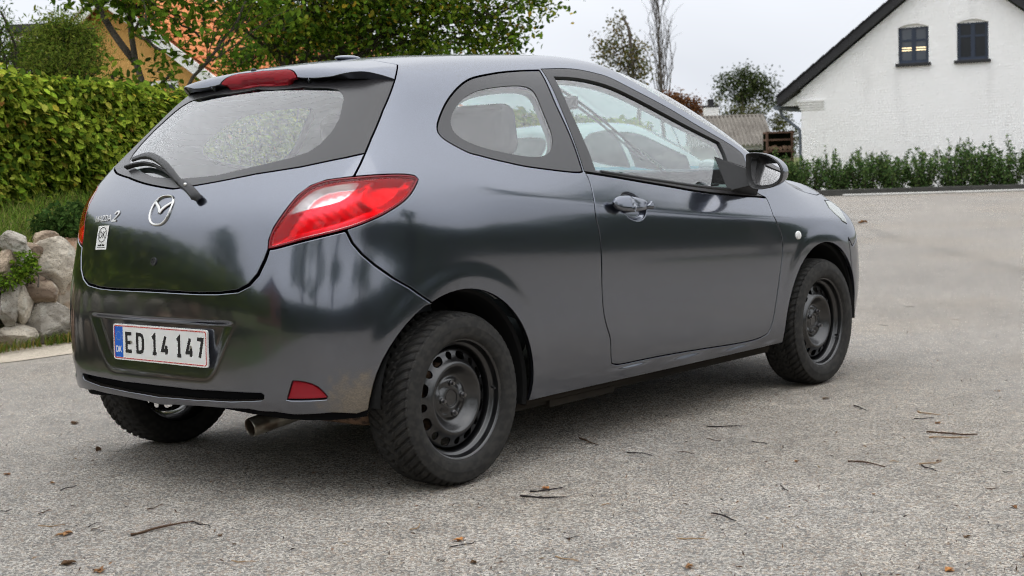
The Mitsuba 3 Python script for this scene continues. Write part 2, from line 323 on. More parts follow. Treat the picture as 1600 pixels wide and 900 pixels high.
def panel(outer, holes=(), gap=.0025, bevel=.0025, depth=.014, off=0.0, h=.016, detail=True, hole_gap=None):
    """(mesh, normals) of a pressed panel with rounded, turned-in edges; outer and holes are chart rings"""
    rings = [inset(resample(outer), gap + bevel)] + [inset(resample(x), -((gap if hole_gap is None else hole_gap) + bevel)) for x in holes]
    pol = Polygon(rings[0], [r for r in rings[1:]])
    if not pol.is_valid:
        o = clean(Polygon(rings[0]))
        for r in rings[1:]:
            o = o.difference(clean(Polygon(r)))
        pol = clean(o)
    if pol.geom_type == 'MultiPolygon':
        pol = max(pol.geoms, key=lambda g: g.area)
    V, Fc = cut_grid(pol, h)
    P = surf(V[:, 0], V[:, 1], off, detail)
    N = grad(P, detail)
    tri = P[Fc]
    nn = np.cross(tri[:, 1] - tri[:, 0], tri[:, 2] - tri[:, 0])
    flip = (nn * N[Fc[:, 0]]).sum(1) < 0
    Fc[flip] = Fc[flip][:, ::-1]
    verts, norms, faces, base = [P], [N], [Fc], len(P)
    if depth > 0:
        for ring, sgn in [(np.array(pol.exterior.coords)[:-1], 1)] + [(np.array(r.coords)[:-1], -1) for r in pol.interiors]:
            ring = resample(ring)
            p0 = surf(ring[:, 0], ring[:, 1], off, detail); n0 = grad(p0, detail)
            q = inset(ring, -sgn * bevel)
            p1 = surf(q[:, 0], q[:, 1], off, detail)
            o = p1 - p0; o /= np.linalg.norm(o, axis=1, keepdims=True) + 1e-12
            rows = [(p0, n0), (p0 + o * bevel * .75 - n0 * bevel * .28, n0 * .7 + o * .7), (p1 - n0 * bevel, o), (p1 - n0 * depth, o)]
            k = len(ring)
            for (a, na) in rows:
                verts.append(a); norms.append(na / np.linalg.norm(na, axis=1, keepdims=True))
            i = np.arange(k); j = (i + 1) % k
            for r in range(3):
                A, B = base + r * k, base + (r + 1) * k
                f = np.vstack([np.stack([A + i, A + j, B + j], -1), np.stack([A + i, B + j, B + i], -1)])
                t = np.vstack(verts)[f]
                nn = np.cross(t[:, 1] - t[:, 0], t[:, 2] - t[:, 0])
                nv = np.vstack(norms)[f[:, 0]] + np.vstack(norms)[f[:, 1]] + np.vstack(norms)[f[:, 2]]
                fl = (nn * nv).sum(1) < 0
                f[fl] = f[fl][:, ::-1]
                faces.append(f)
            base += 4 * k
    return M(np.vstack(verts), np.vstack(faces)), np.vstack(norms)
def skin(key, bsdf, outer, holes=(), **k):
    lab = k.pop('label', None)
    m, n = panel(outer, holes, **k)
    return put(key, m, bsdf, normals=n, label=lab)
def on_skin(x=None, y=None, z=None, off=0.0):
    """point and outward normal on the right side at (x, z), or on the tail at (y, z)"""
    lo, hi = (-1.3, .2) if x is None else (-1.2, -.1)
    for _ in range(45):
        m = (lo + hi) / 2
        p = np.array([[m, y, z]]) if x is None else np.array([[x, m, z]])
        if F(p)[0] > off: lo = m
        else: hi = m
    return p[0], grad(p)[0]
# ---------------------------------------------------------------- materials
def paint_base(a, b):
    def fn(p, n, uv):
        fl = noise(p.x * 900, p.y * 900, p.z * 900)
        return mix(a, b, fl)
    return fn
mat('paint', {'type': 'blendbsdf', 'weight': .27,
    'a': {'type': 'roughplastic', 'distribution': 'ggx', 'alpha': .006, 'int_ior': 2.25, 'diffuse_reflectance': rgb(.007, .0075, .010), 'nonlinear': False},
    'b': pr(P_(paint_base((.27, .31, .41), (.35, .395, .51))), .20, 1.0)})
def splash(p, n, uv):
    d = dr.sqrt(dr.square((p.x + .385) / .085) + dr.square((p.y + .73) / .16) + dr.square((p.z - .335) / .075))
    g = fbm(p.x * 26, p.y * 60, p.z * 34, 4)
    film = .10 * smoothstep(.62, .25, p.z) * fbm(p.x * 8, p.y * 8, p.z * 8)
    return dr.clip(smoothstep(1.5, .35, d + (g - .5) * 1.6) * .45 + film, 0, 1)
scene['paint_mud'] = {'type': 'twosided', 'b': {'type': 'blendbsdf', 'weight': P_(splash), 'a': scene['paint']['b'], 'b': pr(P_(lambda p, n, uv: mix((.15, .115, .07), (.30, .235, .15), noise(p.x * 240, p.y * 240, p.z * 240))), .9, 0, .1)}}
mat('gap_black', pr((.006, .006, .007), .9, 0, .1))
mat('frit', {'type': 'roughplastic', 'distribution': 'ggx', 'alpha': .10, 'int_ior': 1.6, 'diffuse_reflectance': rgb(.022, .021, .023)})
mat('pillar_film', {'type': 'roughplastic', 'distribution': 'ggx', 'alpha': .22, 'int_ior': 1.6, 'diffuse_reflectance': rgb(.03, .028, .03)})
mat('black_plastic', pr((.020, .020, .021), .48))
mat('seal', pr((.010, .010, .011), .55))
mat('glass', {'type': 'thindielectric', 'int_ior': 1.62, 'specular_transmittance': rgb(.68, .79, .765)}, False)
mat('rear_glass', {'type': 'thindielectric', 'int_ior': 1.62, 'specular_transmittance': rgb(.66, .79, .775)}, False)
mat('red_lens', {'type': 'thindielectric', 'int_ior': 1.25, 'specular_transmittance': rgb(.97, .055, .085)}, False)
mat('clear_lens', {'type': 'thindielectric', 'int_ior': 1.5}, False)
mat('lamp_rim', {'type': 'plastic', 'diffuse_reflectance': rgb(.20, .004, .010)})
mat('lamp_bowl', pr((.70, .69, .69), .28, .85))
def prism(p, n, uv):
    a, b = (p.y + p.z) * 160, (p.y - p.z) * 160
    return dr.abs(a - dr.floor(a) - .5) + dr.abs(b - dr.floor(b) - .5)
mat('reflector_red', {'type': 'bumpmap', 'scale': .0035, 'nested_texture': P_(prism, 4e-4), 'b': {'type': 'roughplastic', 'alpha': .06, 'diffuse_reflectance': rgb(.36, .006, .016)}})
mat('nut_steel', pr((.20, .20, .205), .24, 1.0))
mat('chrome', pr((.58, .575, .56), .16, 1.0))
mat('brushed', pr((.55, .54, .50), .34, 1.0))
mat('mirror_glass', {'type': 'conductor', 'material': 'Al'})
def tyre_col(p, n, uv):
    d = fbm(p.x * 60, p.y * 60, p.z * 60)
    return mix((.022, .0215, .0208), (.036, .034, .031), smoothstep(.3, .8, d))
mat('rubber', pr(P_(tyre_col), .75, 0, .22))
mat('steel_black', {'type': 'roughplastic', 'distribution': 'ggx', 'alpha': .07, 'int_ior': 1.8, 'diffuse_reflectance': rgb(.005, .005, .006)})
def rust(p, n, uv):
    d = fbm(p.x * 60, p.y * 60, p.z * 60)
    return mix((.05, .03, .022), (.17, .10, .06), smoothstep(.35, .65, d))
mat('rust', pr(P_(rust), .8))
mat('liner', pr((.010, .010, .010), .9, 0, .2))
def under_c(p, n, uv):
    return mix((.012, .011, .010), (.035, .028, .020), fbm(p.x * 9, p.y * 9, p.z * 9))
mat('underbody', pr(P_(under_c), .9, 0, .2))
mat('trim_grey', pr((.24, .25, .25), .8, 0, .3))
mat('trim_dark', pr((.045, .048, .050), .75, 0, .3))
mat('seat_cloth', pr((.060, .062, .066), .95, 0, .2))
mat('plate_white', pr((.72, .72, .70), .35))
mat('plate_blue', pr((.02, .12, .52), .35))
mat('plate_red', pr((.48, .05, .04), .4))
mat('ink', pr((.012, .012, .013), .5))
mat('ink_white', pr((.78, .78, .77), .5))
mat('yellow_star', pr((.20, .28, .42), .5))
mat('sticker', pr((.66, .66, .64), .6))
def exh(p, n, uv):
    return mix((.34, .32, .27), (.13, .10, .075), smoothstep(.35, .7, fbm(p.x * 30, p.y * 30, p.z * 30)))
mat('exhaust_steel', pr(P_(exh), .38, .9))
def mudf(p, n, uv):
    return mix((.13, .10, .065), (.24, .19, .125), fbm(p.x * 70, p.y * 70, p.z * 70))
mat('dash', pr((.20, .21, .21), .8, 0, .3))
mat('pane_grey', {'type': 'roughplastic', 'alpha': .05, 'int_ior': 1.7, 'diffuse_reflectance': rgb(.05, .06, .075)})
mat('headlamp', {'type': 'plastic', 'int_ior': 1.6, 'diffuse_reflectance': rgb(.30, .32, .30)})
mat('mud', pr(P_(mudf), .95, 0, .1))
# ================================================================ the dark grey hatchback
CAR = thing('parked_car', 'dark grey three-door hatchback on black steel wheels, parked on the rough asphalt', 'car')
K = lambda s: f'{CAR}__{s}'
RG = {k: np.array(v) for k, v in POLY.items()}
hatch = sym(RG['hatch']); hglass = sym(RG['hatch_glass']); hclear = sym(RG['hatch_clear'])
lamp = curve(RG['lamp']); lampc = curve(RG['lamp_clear'])
qwin = curve(RG['qwin']); qclear = curve(RG['qclear'])
window = curve(RG['window'], 40); dlow = curve(RG['door_low'], 30); dframe = curve(RG['door_frame'], 40)
spoil = sym(RG['spoiler'])
def both(r):
    return [r, mirror_ring(r)]
wsc, bon, bump = sym(RG['windscreen']), sym(RG['bonnet']), sym(RG['bumper'])
def sym_front(half):          # mirrored about the front centre (s = 3.7 and s = -3.7 are the same line)
    return [np.array(half), mirror_ring(half)]
def ring_pts(x0, z0, r, a0, a1, n=40):
    a = np.radians(np.linspace(a0, a1, n))
    return to_chart(np.array([on_skin(x=x0 + r * np.cos(t), z=z0 + r * np.sin(t))[0] for t in a]))
arch_r = np.vstack([ring_pts(0, .293, .362, -10, 195), ])
arch_f = np.vstack([ring_pts(WB, .293, .362, -12, 200)])
def arch_poly(a):              # opening continued below the sill
    lo = a.copy()
    return np.vstack([a, [[a[-1, 0], -1.2], [a[0, 0], -1.2]]])
ss = np.concatenate([np.linspace(0, .9, 40), np.linspace(.9, 2.8, 60)[1:], np.linspace(2.8, 3.7, 30)[1:]])
lo, hi = np.full(ss.shape, -1.15), np.full(ss.shape, .0)
zb_ = .232 - 0 * ss
for _ in range(40):
    m = (lo + hi) / 2
    up = surf(ss, m)[..., 2] > zb_
    hi, lo = np.where(up, m, hi), np.where(up, lo, m)
bot = np.stack([ss, (lo + hi) / 2], 1)
full = Polygon(np.vstack([bot, [[3.7, math.pi / 2]], [[0, math.pi / 2]]]))
def G(r, d=.0022):
    return clean(Polygon(inset(resample(r), -d)))
half_cut = shapely.union_all([G(RG['lamp'] if 0 else lamp), G(qwin), G(dlow), G(dframe, .001),
    clean(Polygon(np.vstack([RG['windscreen'], [[3.7, 1.0]]])).buffer(.004)) if 0 else clean(Polygon(RG['windscreen'])).buffer(.004),
    clean(Polygon(arch_poly(arch_r))), clean(Polygon(arch_poly(arch_f))), clean(Polygon(RG['headlight'])).buffer(.004)])
fb = np.vstack([RG['front_bumper'], [[3.7, -1.2], [RG['front_bumper'][0, 0], -1.2]]])
bn = RG['bonnet']
rear_cut = shapely.union_all([clean(Polygon(np.vstack([RG['hatch'], [[-.05, RG['hatch'][-1, 1]], [-.05, RG['hatch'][0, 1]]]]))).buffer(.0028),
    clean(Polygon(np.vstack([RG['spoiler'][::1], [[-.05, RG['spoiler'][-1, 1]], [-.05, RG['spoiler'][0, 1]]]]))).buffer(.0028),
    clean(Polygon(np.vstack([RG['bumper'], [[-.05, -1.2], [-.05, RG['bumper'][0, 1]]]]))).buffer(.0028), box(-.1, -1.2, .62, -.40)])
shell_half = full.difference(half_cut).difference(rear_cut).difference(Polygon(fb).buffer(.003)).difference(Polygon(bn).buffer(.003))
shell_half = max(getattr(shell_half, 'geoms', [shell_half]), key=lambda g: g.area)
hm, hn = [], []
for side_ in (0, 1):
    rings = [np.array(shell_half.exterior.coords)[:-1]] + [np.array(r.coords)[:-1] for r in shell_half.interiors]
    rings = [mirror_ring(r) for r in rings] if side_ else rings
    m, n = panel(rings[0], rings[1:], gap=0, bevel=.0018, h=.0105)
    hm.append(m); hn.append(n)
put(K('body_shell'), cat_(*hm), 'paint', normals=np.vstack(hn))
# a dark layer behind every shut line, and grey trim inside the cabin
def layer(off, cuts, h=.04):
    g = full.difference(cuts)
    g = max(getattr(g, 'geoms', [g]), key=lambda x: x.area)
    out = []
    V, Fc = cut_grid(g, h)
    for sg in (1, -1):
        q = surf(V[:, 0] * sg, V[:, 1], off, False)
        f = Fc if sg == 1 else Fc[:, ::-1]
        out.append(M(q, f))
    return cat_(*out)
arches = shapely.union_all([clean(Polygon(arch_poly(arch_r))), clean(Polygon(arch_poly(arch_f)))])
win = shapely.union_all([clean(Polygon(inset(qclear, -.004))), clean(Polygon(inset(window, -.006))), clean(Polygon(RG['windscreen'])).buffer(-.02),
                         clean(Polygon(np.vstack([inset(resample(RG['hatch_clear']), -.006), ]))).union(box(-.1, .395, .05, .96))])
lampcut = clean(Polygon(lamp)).buffer(.004)
low = shapely.union_all([box(-1, -2, .75, -.40), box(-1, -2, 4, -.50)])
put(K('inner_panel'), layer(-.022, shapely.union_all([low, arches, win, lampcut, clean(Polygon(RG['headlight']))])), 'gap_black', smooth=False)
cab = shapely.union_all([arches, win, lampcut.buffer(.03), box(2.95, -2, 4, 2), box(-1, -2, 4, -.12)])
put(K('cabin_lining'), layer(-.045, cab), 'trim_grey', smooth=True)
# tail
hp = clean(Polygon(hatch)).difference(clean(Polygon(hglass)).buffer(.003))
hp = max(getattr(hp, 'geoms', [hp]), key=lambda g: g.area)
TG = K('tailgate')
m, n = panel(np.array(hp.exterior.coords), gap=.0018, bevel=.0018, h=.010)
put(TG, m, 'paint', normals=n)
m, n = panel(hglass, [hclear], gap=.002, off=-.0015, hole_gap=0, bevel=.001, depth=.004, detail=False)
put(TG + '__glass_border', m, 'frit', normals=n)
m, n = panel(hclear, gap=-.004, bevel=0.001, depth=0, off=-.0045, detail=False)
put(TG + '__glass', m, 'rear_glass', normals=n)
m, n = panel(spoil, [inset(resample(sym(RG['brake'])), -.0)], gap=.0015, h=.005, depth=.03)
put(K('spoiler'), m, 'paint', normals=n)
m, n = panel(sym(RG['brake']), gap=.0012, h=.005)
put(K('brake_light'), m, 'reflector_red', normals=n)
bh = [sym(RG['slot'])] + both(curve(RG['reflector'], 40))
m, n = panel(bump, bh, gap=.0018, bevel=.0045, h=.005, depth=.02)
put(K('rear_bumper'), m, 'paint_mud', normals=n)
for r in both(curve(RG['reflector'], 40)):
    m, n = panel(r, gap=.0015, off=-.004)
    put(K('reflector'), m, 'reflector_red', normals=n)
m, n = panel(sym(RG['slot']), gap=-.004, depth=0, off=-.035)
put(K('bumper_slot'), m, 'gap_black', normals=n)
# heated lines of the tail glass
def chart_line(pts, r, off, n=5):
    q = surf(pts[:, 0], pts[:, 1], off, False)
    return tube(q, r, n)
hw = []
hc = Polygon(hclear)
for e in np.linspace(.47, .91, 13):
    seg = LineString([(-.5, e), (.5, e)]).intersection(hc.buffer(-.012))
    if seg.is_empty: continue
    a, b = seg.bounds[0], seg.bounds[2]
    hw.append(chart_line(np.stack([np.linspace(a, b, 24), np.full(24, e)], 1), .00030, -.0058, 4))
put(TG + '__heating_line', cat_(*hw), 'trim_dark', kind='stuff')
for i, r in enumerate(both(lamp)):
    c = both(lampc)[i]
    LK = number(K('tail_lamp'))
    m, n = panel(r, [inset(r, .0075)], gap=.0015, h=.008, hole_gap=0, bevel=.0015)
    put(LK, m, 'lamp_rim', normals=n)
    inner = inset(r, .009)
    m, n = panel(inner, [c], gap=0, bevel=.0005, depth=0, off=-.001, h=.010, hole_gap=.002)
    put(LK + '__red_lens', m, 'red_lens', normals=n)
    m, n = panel(c, gap=-.0015, bevel=.0005, depth=0, off=-.0012, h=.010)
    put(LK + '__clear_lens', m, 'clear_lens', normals=n)
    # bowl with ribs behind the lens
    pol = clean(Polygon(inset(r, .004)))
    V, Fc = cut_grid(pol, .0038)
    dd = shapely.distance(pol.exterior, shapely.points(V))
    cen = np.array(pol.centroid.coords[0])
    wv = V - cen
    ribs = .0034 * np.abs(((wv[:, 0] * .9 + wv[:, 1] * .5) / .019) % 1 - .5) + .010 * np.exp(-((np.hypot(wv[:, 0] - .10 * (1 if i == 0 else -1), wv[:, 1] - .03) - .06) / .012) ** 2)
    depth = -.004 - .034 * np.clip(dd / .022, 0, 1) ** .6 + ribs * np.clip(dd / .02, 0, 1)
    q = np.array([surf(V[:, 0], V[:, 1], 0, False)])[0]
    q = q + grad(q, False) * depth[:, None]
    put(LK + '__lamp_bowl', M(q, Fc), 'lamp_bowl', smooth=35)
# sides
for i in (0, 1):
    f = (lambda r: r) if i == 0 else mirror_ring
    qk = number(K('quarter_window'))
    m, n = panel(f(qwin), [f(qclear)], gap=.004, hole_gap=0, bevel=.0015, depth=.006, off=-.002)
    put(qk, m, 'frit', normals=n)
    m, n = panel(f(qclear), gap=-.003, bevel=.001, depth=0, off=-.005, h=.02)
    put(qk + '__glass', m, 'glass', normals=n)
    dk = number(K('door'))
    m, n = panel(f(dlow), gap=.0022, h=.006)
    put(dk, m, 'paint', normals=n)
    fr = clean(Polygon(dframe))
    m, n = panel(f(dframe), [f(window)], gap=.0025, hole_gap=.0, bevel=.0012, depth=.016)
    put(dk + '__window_frame', m, 'pillar_film', normals=n)
    m, n = panel(f(window), gap=-.006, bevel=.001, depth=0, off=-.011, h=.03)
    put(dk + '__window', m, 'glass', normals=n)
    # rubber strip at the foot of the window
    wl = window[window[:, 1] < np.interp(window[:, 0], [1.4, 2.4], [.47, .33])]
    wl = wl[np.argsort(wl[:, 0])]
    xs = np.linspace(1.42, 2.395, 40)
    pts = np.stack([xs, np.interp(xs, wl[:, 0], wl[:, 1])], 1)
    pts[:, 0] *= 1 if i == 0 else -1
    put(dk + '__window_strip', chart_line(pts, .007, -.002, 8), 'seal', smooth=True)
m, n = panel(np.vstack([RG['windscreen'], ])[:, :], gap=.001, bevel=.001, depth=.005, off=-.004, h=.03)
ml, nl = panel(mirror_ring(RG['windscreen']), gap=.001, bevel=.001, depth=.005, off=-.004, h=.03)
put(K('windscreen'), cat_(m, ml), 'glass', normals=np.vstack([n, nl]))
def halves(key, half, bsdf, **k):
    a, na = panel(half, **k); b, nb = panel(mirror_ring(half), **k)
    put(key, cat_(a, b), bsdf, normals=np.vstack([na, nb]))
halves(K('bonnet'), RG['bonnet'], 'paint', gap=.002, h=.03)
halves(K('front_bumper'), np.vstack([RG['front_bumper'], [[3.7, -.40], [RG['front_bumper'][0, 0], -.40]]]), 'paint', gap=.002, h=.03)
for i, r in enumerate(both(np.array(RG['headlight']))):
    m, n = panel(r, gap=.001, h=.012, off=.002)
    put(K('headlight'), m, 'headlamp', normals=n)
# sill and wheel arch insides, floor
def arch_liner(x0, side):
    out = []
    th = np.radians(np.linspace(-12, 178, 60)) if x0 < 1 else np.radians(np.linspace(-4, 190, 60))
    for sg in (side,):
        prof = [(.362, .80), (.352, .79), (.352, .70), (.352, .56), (.30, .545), (.02, .545)]
        P = np.stack([np.stack([x0 + r * np.cos(th), sg * y + 0 * th, .293 + r * np.sin(th)], -1) for r, y in prof], 1)
        if x0 > 1: pass
        out.append(gridmesh(P))
    return cat_(*out)
for x_, sg_ in ((0., -1), (WB, -1), (0., 1), (WB, 1)):
    put(K('wheel_arch_liner'), arch_liner(x_, sg_), 'liner', smooth=30)
fl = cat_(bx(-.50, -.30, -.50, .50, .355, .38), bx(-.36, .36, -.546, .546, .32, .345), bx(.30, 3.0, -.54, .54, .20, .26), bx(.36, 2.14, -.735, .735, .185, .25),
          bx(.40, 2.1, -.765, -.735, .205, .26), bx(.40, 2.1, .735, .765, .205, .26), bx(.55, .95, -.75, -.70, .175, .2), bx(1.1, 1.5, -.3, .3, .17, .2))
put(K('underbody'), fl, 'underbody')
axle = cat_(tube([(-.02, -.62, .27), (-.02, .62, .27)], .035, 12), tube([(-.02, -.5, .27), (.5, -.55, .30)], .03, 8), tube([(-.02, .5, .27), (.5, .55, .30)], .03, 8),
            tube([(.05, -.48, .26), (.05, -.48, .55)], .045, 10), tube([(.05, .48, .26), (.05, .48, .55)], .045, 10))
put(K('rear_axle'), axle, 'underbody', smooth=40)
# silencer and tail pipe
e0, e1 = np.array([-.505, -.345, .232]), np.array([-.335, -.375, .262])
EX = K('exhaust')
put(EX, cat_(tube([e1, (-.22, -.40, .27)], .026, 16), trimesh.creation.capsule(height=.40, radius=.085, count=[16, 16]).apply_transform(
    frame((-.22, -.38, .30), [0, 0, -1], [1, 0, 0], [0, -1, 0]))), 'rust', smooth=40)
th = np.linspace(0, 2 * np.pi, 41)[:-1]
dv = (e1 - e0) / np.linalg.norm(e1 - e0); s1 = np.cross(dv, [0, 0, 1]); s1 /= np.linalg.norm(s1); s2 = np.cross(s1, dv)
P = np.stack([np.stack([e0 + dv * a + r * (np.cos(t) * s1 + np.sin(t) * s2) for a, r in
     [(.12, .025), (.004, .0275), (0, .0285), (-.002, .0298), (0, .031), (.004, .0318), (.19, .0318), (.19, .02)]]) for t in th])
put(EX + '__tail_pipe', gridmesh(P, True, False), 'exhaust_steel', smooth=40)
# ---------------------------------------------------------------- number plate
PLX, PLZ, PT = -.6035, .4966, .03
def plate_pt(m, x):      # local: X to the right as read, Y up, Z out of the plate
    A = frame((PLX, -.022, PLZ), [0, -1, 0], [math.sin(PT), 0, math.cos(PT)], [-math.cos(PT), 0, math.sin(PT)])
    A[:3, 3] += A[:3, 2] * x
    return xf(m, A)
NP = K('number_plate')
rr = lambda w, h, r: box(-w / 2 + r, -h / 2 + r, w / 2 - r, h / 2 - r).buffer(r, quad_segs=6)
put(NP, plate_pt(extrude(rr(.504, .122, .010), .006), -.003), 'plate_white')
put(NP + '__red_border', plate_pt(extrude(rr(.494, .112, .008).difference(rr(.4885, .1065, .006)), .0012), .0028), 'plate_red')
put(NP + '__blue_field', plate_pt(extrude(box(-.243, -.052, -.199, .052), .0008), .0029), 'plate_blue')
stars = [Point(-.221 + .0145 * math.cos(a), .020 + .0145 * math.sin(a)).buffer(.0022, quad_segs=2) for a in np.arange(12) * math.pi / 6]
put(NP + '__star_ring', plate_pt(cat_(*[extrude(s_, .0006) for s_ in stars]), .0036), 'yellow_star')
dk_ = meshkit.text_mesh('DK', .0205, .0006, bold=True)
dk_.apply_translation([-dk_.bounds[:, 0].mean(), 0, 0]); dk_.apply_scale([.82, 1, 1]); dk_.apply_translation([-.221, -.035, 0])
put(NP + '__country_code', plate_pt(dk_, .0036), 'ink_white')
# characters drawn as strokes
def stroke(lines, w):
    return shapely.union_all([LineString(l).buffer(w / 2, cap_style='flat', join_style='mitre', mitre_limit=2) for l in lines])
CH = {'E': (.040, [[(1, 1), (0, 1), (0, 0), (1, 0)], [(0, .5), (.8, .5)]]),
      'D': (.043, [[(0, 0), (0, 1), (.55, 1), (.85, .93), (1, .75), (1, .25), (.85, .07), (.55, 0), (0, 0)]]),
      '1': (.032, [[(.0, .85), (.52, 1), (.52, 0)], [(0.0, 0), (1, 0)]]),
      '4': (.040, [[(.62, 1), (0, .22), (1.05, .22)], [(.74, .5), (.74, 0)]]),
      '7': (.038, [[(0, 1), (1, 1), (.42, 0)]])}
hgt, sw = .071, .0118
for ch, x in zip('ED14147', (-.184, -.124, -.040, .012, .091, .141, .196)):
    w, ls = CH[ch]
    gl = stroke([[(px * (w - sw) + sw / 2, py * (hgt - sw) + sw / 2) for px, py in l] for l in ls], sw)
    gl = affinity.translate(gl, x, -hgt / 2)
    put(NP + '__character', plate_pt(cat_(*[extrude(g, .0012) for g in getattr(gl, 'geoms', [gl])]), .0028), 'ink')
put(NP + '__screw', plate_pt(cat_(*[trimesh.creation.cylinder(radius=.005, height=.004, sections=16).apply_translation((x, .002, 0)) for x in (-.150, .170)]), .004), 'brushed', smooth=30)
# ---------------------------------------------------------------- badges, sticker, lock, wiper
def tail_frame(y, z):
    p, n = on_skin(y=y, z=z)
    xr = np.array([0, -1., 0]); xr -= n * (xr @ n); xr /= np.linalg.norm(xr)
    return p, n, xr, np.cross(n, xr)
def wrap_tail(m, y, z, off=0.0, rot=0.0):
    """lay a flat mesh (x right as read, y up, z out) on the tail round the point (y, z)"""
    p, n, xr, up = tail_frame(y, z)
    v = np.array(m.vertices)
    c, s = math.cos(rot), math.sin(rot)
    v[:, :2] = v[:, :2] @ np.array([[c, s], [-s, c]])
    q = p + v[:, :1] * xr + v[:, 1:2] * up
    lo, hi = np.full(len(q), -.05), np.full(len(q), .05)
    for _ in range(30):
        k = (lo + hi) / 2
        o = F(q + n * k[:, None]) > 0
        hi, lo = np.where(o, k, hi), np.where(o, lo, k)
    q = q + n * lo[:, None]
    nn = grad(q)
    return M(q + nn * (v[:, 2:] + off), m.faces)
def badge():
    a = np.linspace(0, 2 * np.pi, 73)[:-1]
    W_, H_ = .056, .058
    k = 2.5
    ex = lambda sx, sy: np.stack([sx * np.sign(np.cos(a)) * np.abs(np.cos(a)) ** (2 / k), sy * np.sign(np.sin(a)) * np.abs(np.sin(a)) ** (2 / k)], 1)
    sections = [(W_, H_, 0), (W_ - .0008, H_ - .0008, .004), (W_ - .0035, H_ - .0035, .0068), (W_ - .0058, H_ - .0058, .0068), (W_ - .0085, H_ - .0085, .004), (W_ - .0090, H_ - .0090, 0)]
    P = np.stack([np.c_[ex(w, h), np.full(72, z)] for w, h, z in sections], 1)
    ring = gridmesh(P, True, False)
    ring.apply_transform(np.array([[1, 0, 0, 0], [0, 1, 0, 0], [0, 0, 1, 0], [0, 0, 0, 1.]]))
    wing = []
    for sg in (-1, 1):
        t = np.linspace(0, 1, 14)
        cx = sg * (.0005 + .046 * t); cy = -.012 + .030 * t ** .55 + .010 * t
        w = .0060 * (1 - t) + .0036 * t + .001
        path = np.stack([cx, cy, 0 * t + .003], 1)
        m_ = tube(path, w, 10); m_.apply_scale([1, 1, .55]); m_.apply_translation([0, 0, .0018])
        wing.append(m_)
    tip = trimesh.creation.cone(radius=.0045, height=.012, sections=12)
    tip.apply_transform(trimesh.transformations.rotation_matrix(np.pi / 2, [1, 0, 0])); tip.apply_translation([0, -.008, .003])
    return cat_(ring, *wing, tip)
put(K('emblem'), wrap_tail(badge(), 0, .943), 'chrome', smooth=30)
def lettering(text, h, depth=.002, bold=True, sx=1.0):
    t = meshkit.text_mesh(text, h, depth, bold=bold)
    t.apply_translation([-t.bounds[:, 0].mean(), -h / 2, 0]); t.apply_scale([sx, 1, 1])
    return t
w1 = lettering('MAZDA', .021, .003, sx=1.18); w1.apply_translation([-.028, 0, 0])
w2 = lettering('2', .038, .003, sx=1.25)
w2.vertices[:, 0] += w2.vertices[:, 1] * .35
w2.apply_translation([.060, .004, 0])
put(K('name_badge'), wrap_tail(cat_(w1, w2), .318, .915), 'chrome')
ST = K('sticker')
put(ST, wrap_tail(M(*[(np.c_[np.array(np.meshgrid(np.linspace(-.040, .040, 9), np.linspace(-.042, .042, 9), indexing='ij')).reshape(2, -1).T, np.full(81, .0012)]), grid_faces(9, 9)]), .330, .848), 'sticker')
oval = affinity.scale(Point(0, 0).buffer(1, quad_segs=16), .030, .027)
ov = extrude(oval.difference(affinity.scale(oval, .90, .90)), .0006); ov.apply_translation([0, .010, 0])
t1 = lettering('DK', .024, .0006, bold=False, sx=1.0); t1.apply_translation([0, .010, 0])
sm = lettering('eæøå elæ', .007, .0006, sx=1.1); sm.apply_translation([0, -.026, 0])
sm = cat_(sm, trimesh.creation.box(extents=[.058, .0022, .0006]).apply_translation([0, -.035, 0]))
put(ST + '__print', wrap_tail(cat_(ov, t1, sm), .330, .848, .0014), 'ink')
put(K('lock'), wrap_tail(cat_(trimesh.creation.annulus(r_min=.010, r_max=.0135, height=.006, sections=28), trimesh.creation.cylinder(radius=.009, height=.002, sections=24),
    trimesh.creation.box(extents=[.002, .010, .004])), -.005, .773, .001), 'black_plastic', smooth=30)
hdl = panel(to_chart(np.array([on_skin(y=y, z=z)[0] for y, z in [(-.125, .690), (-.115, .668), (-.09, .661), (.09, .661), (.115, .668), (.125, .690)]])), gap=0, bevel=.001, depth=0, off=-.008, h=.01)
put(K('tailgate_handle'), hdl[0], 'gap_black', normals=hdl[1])
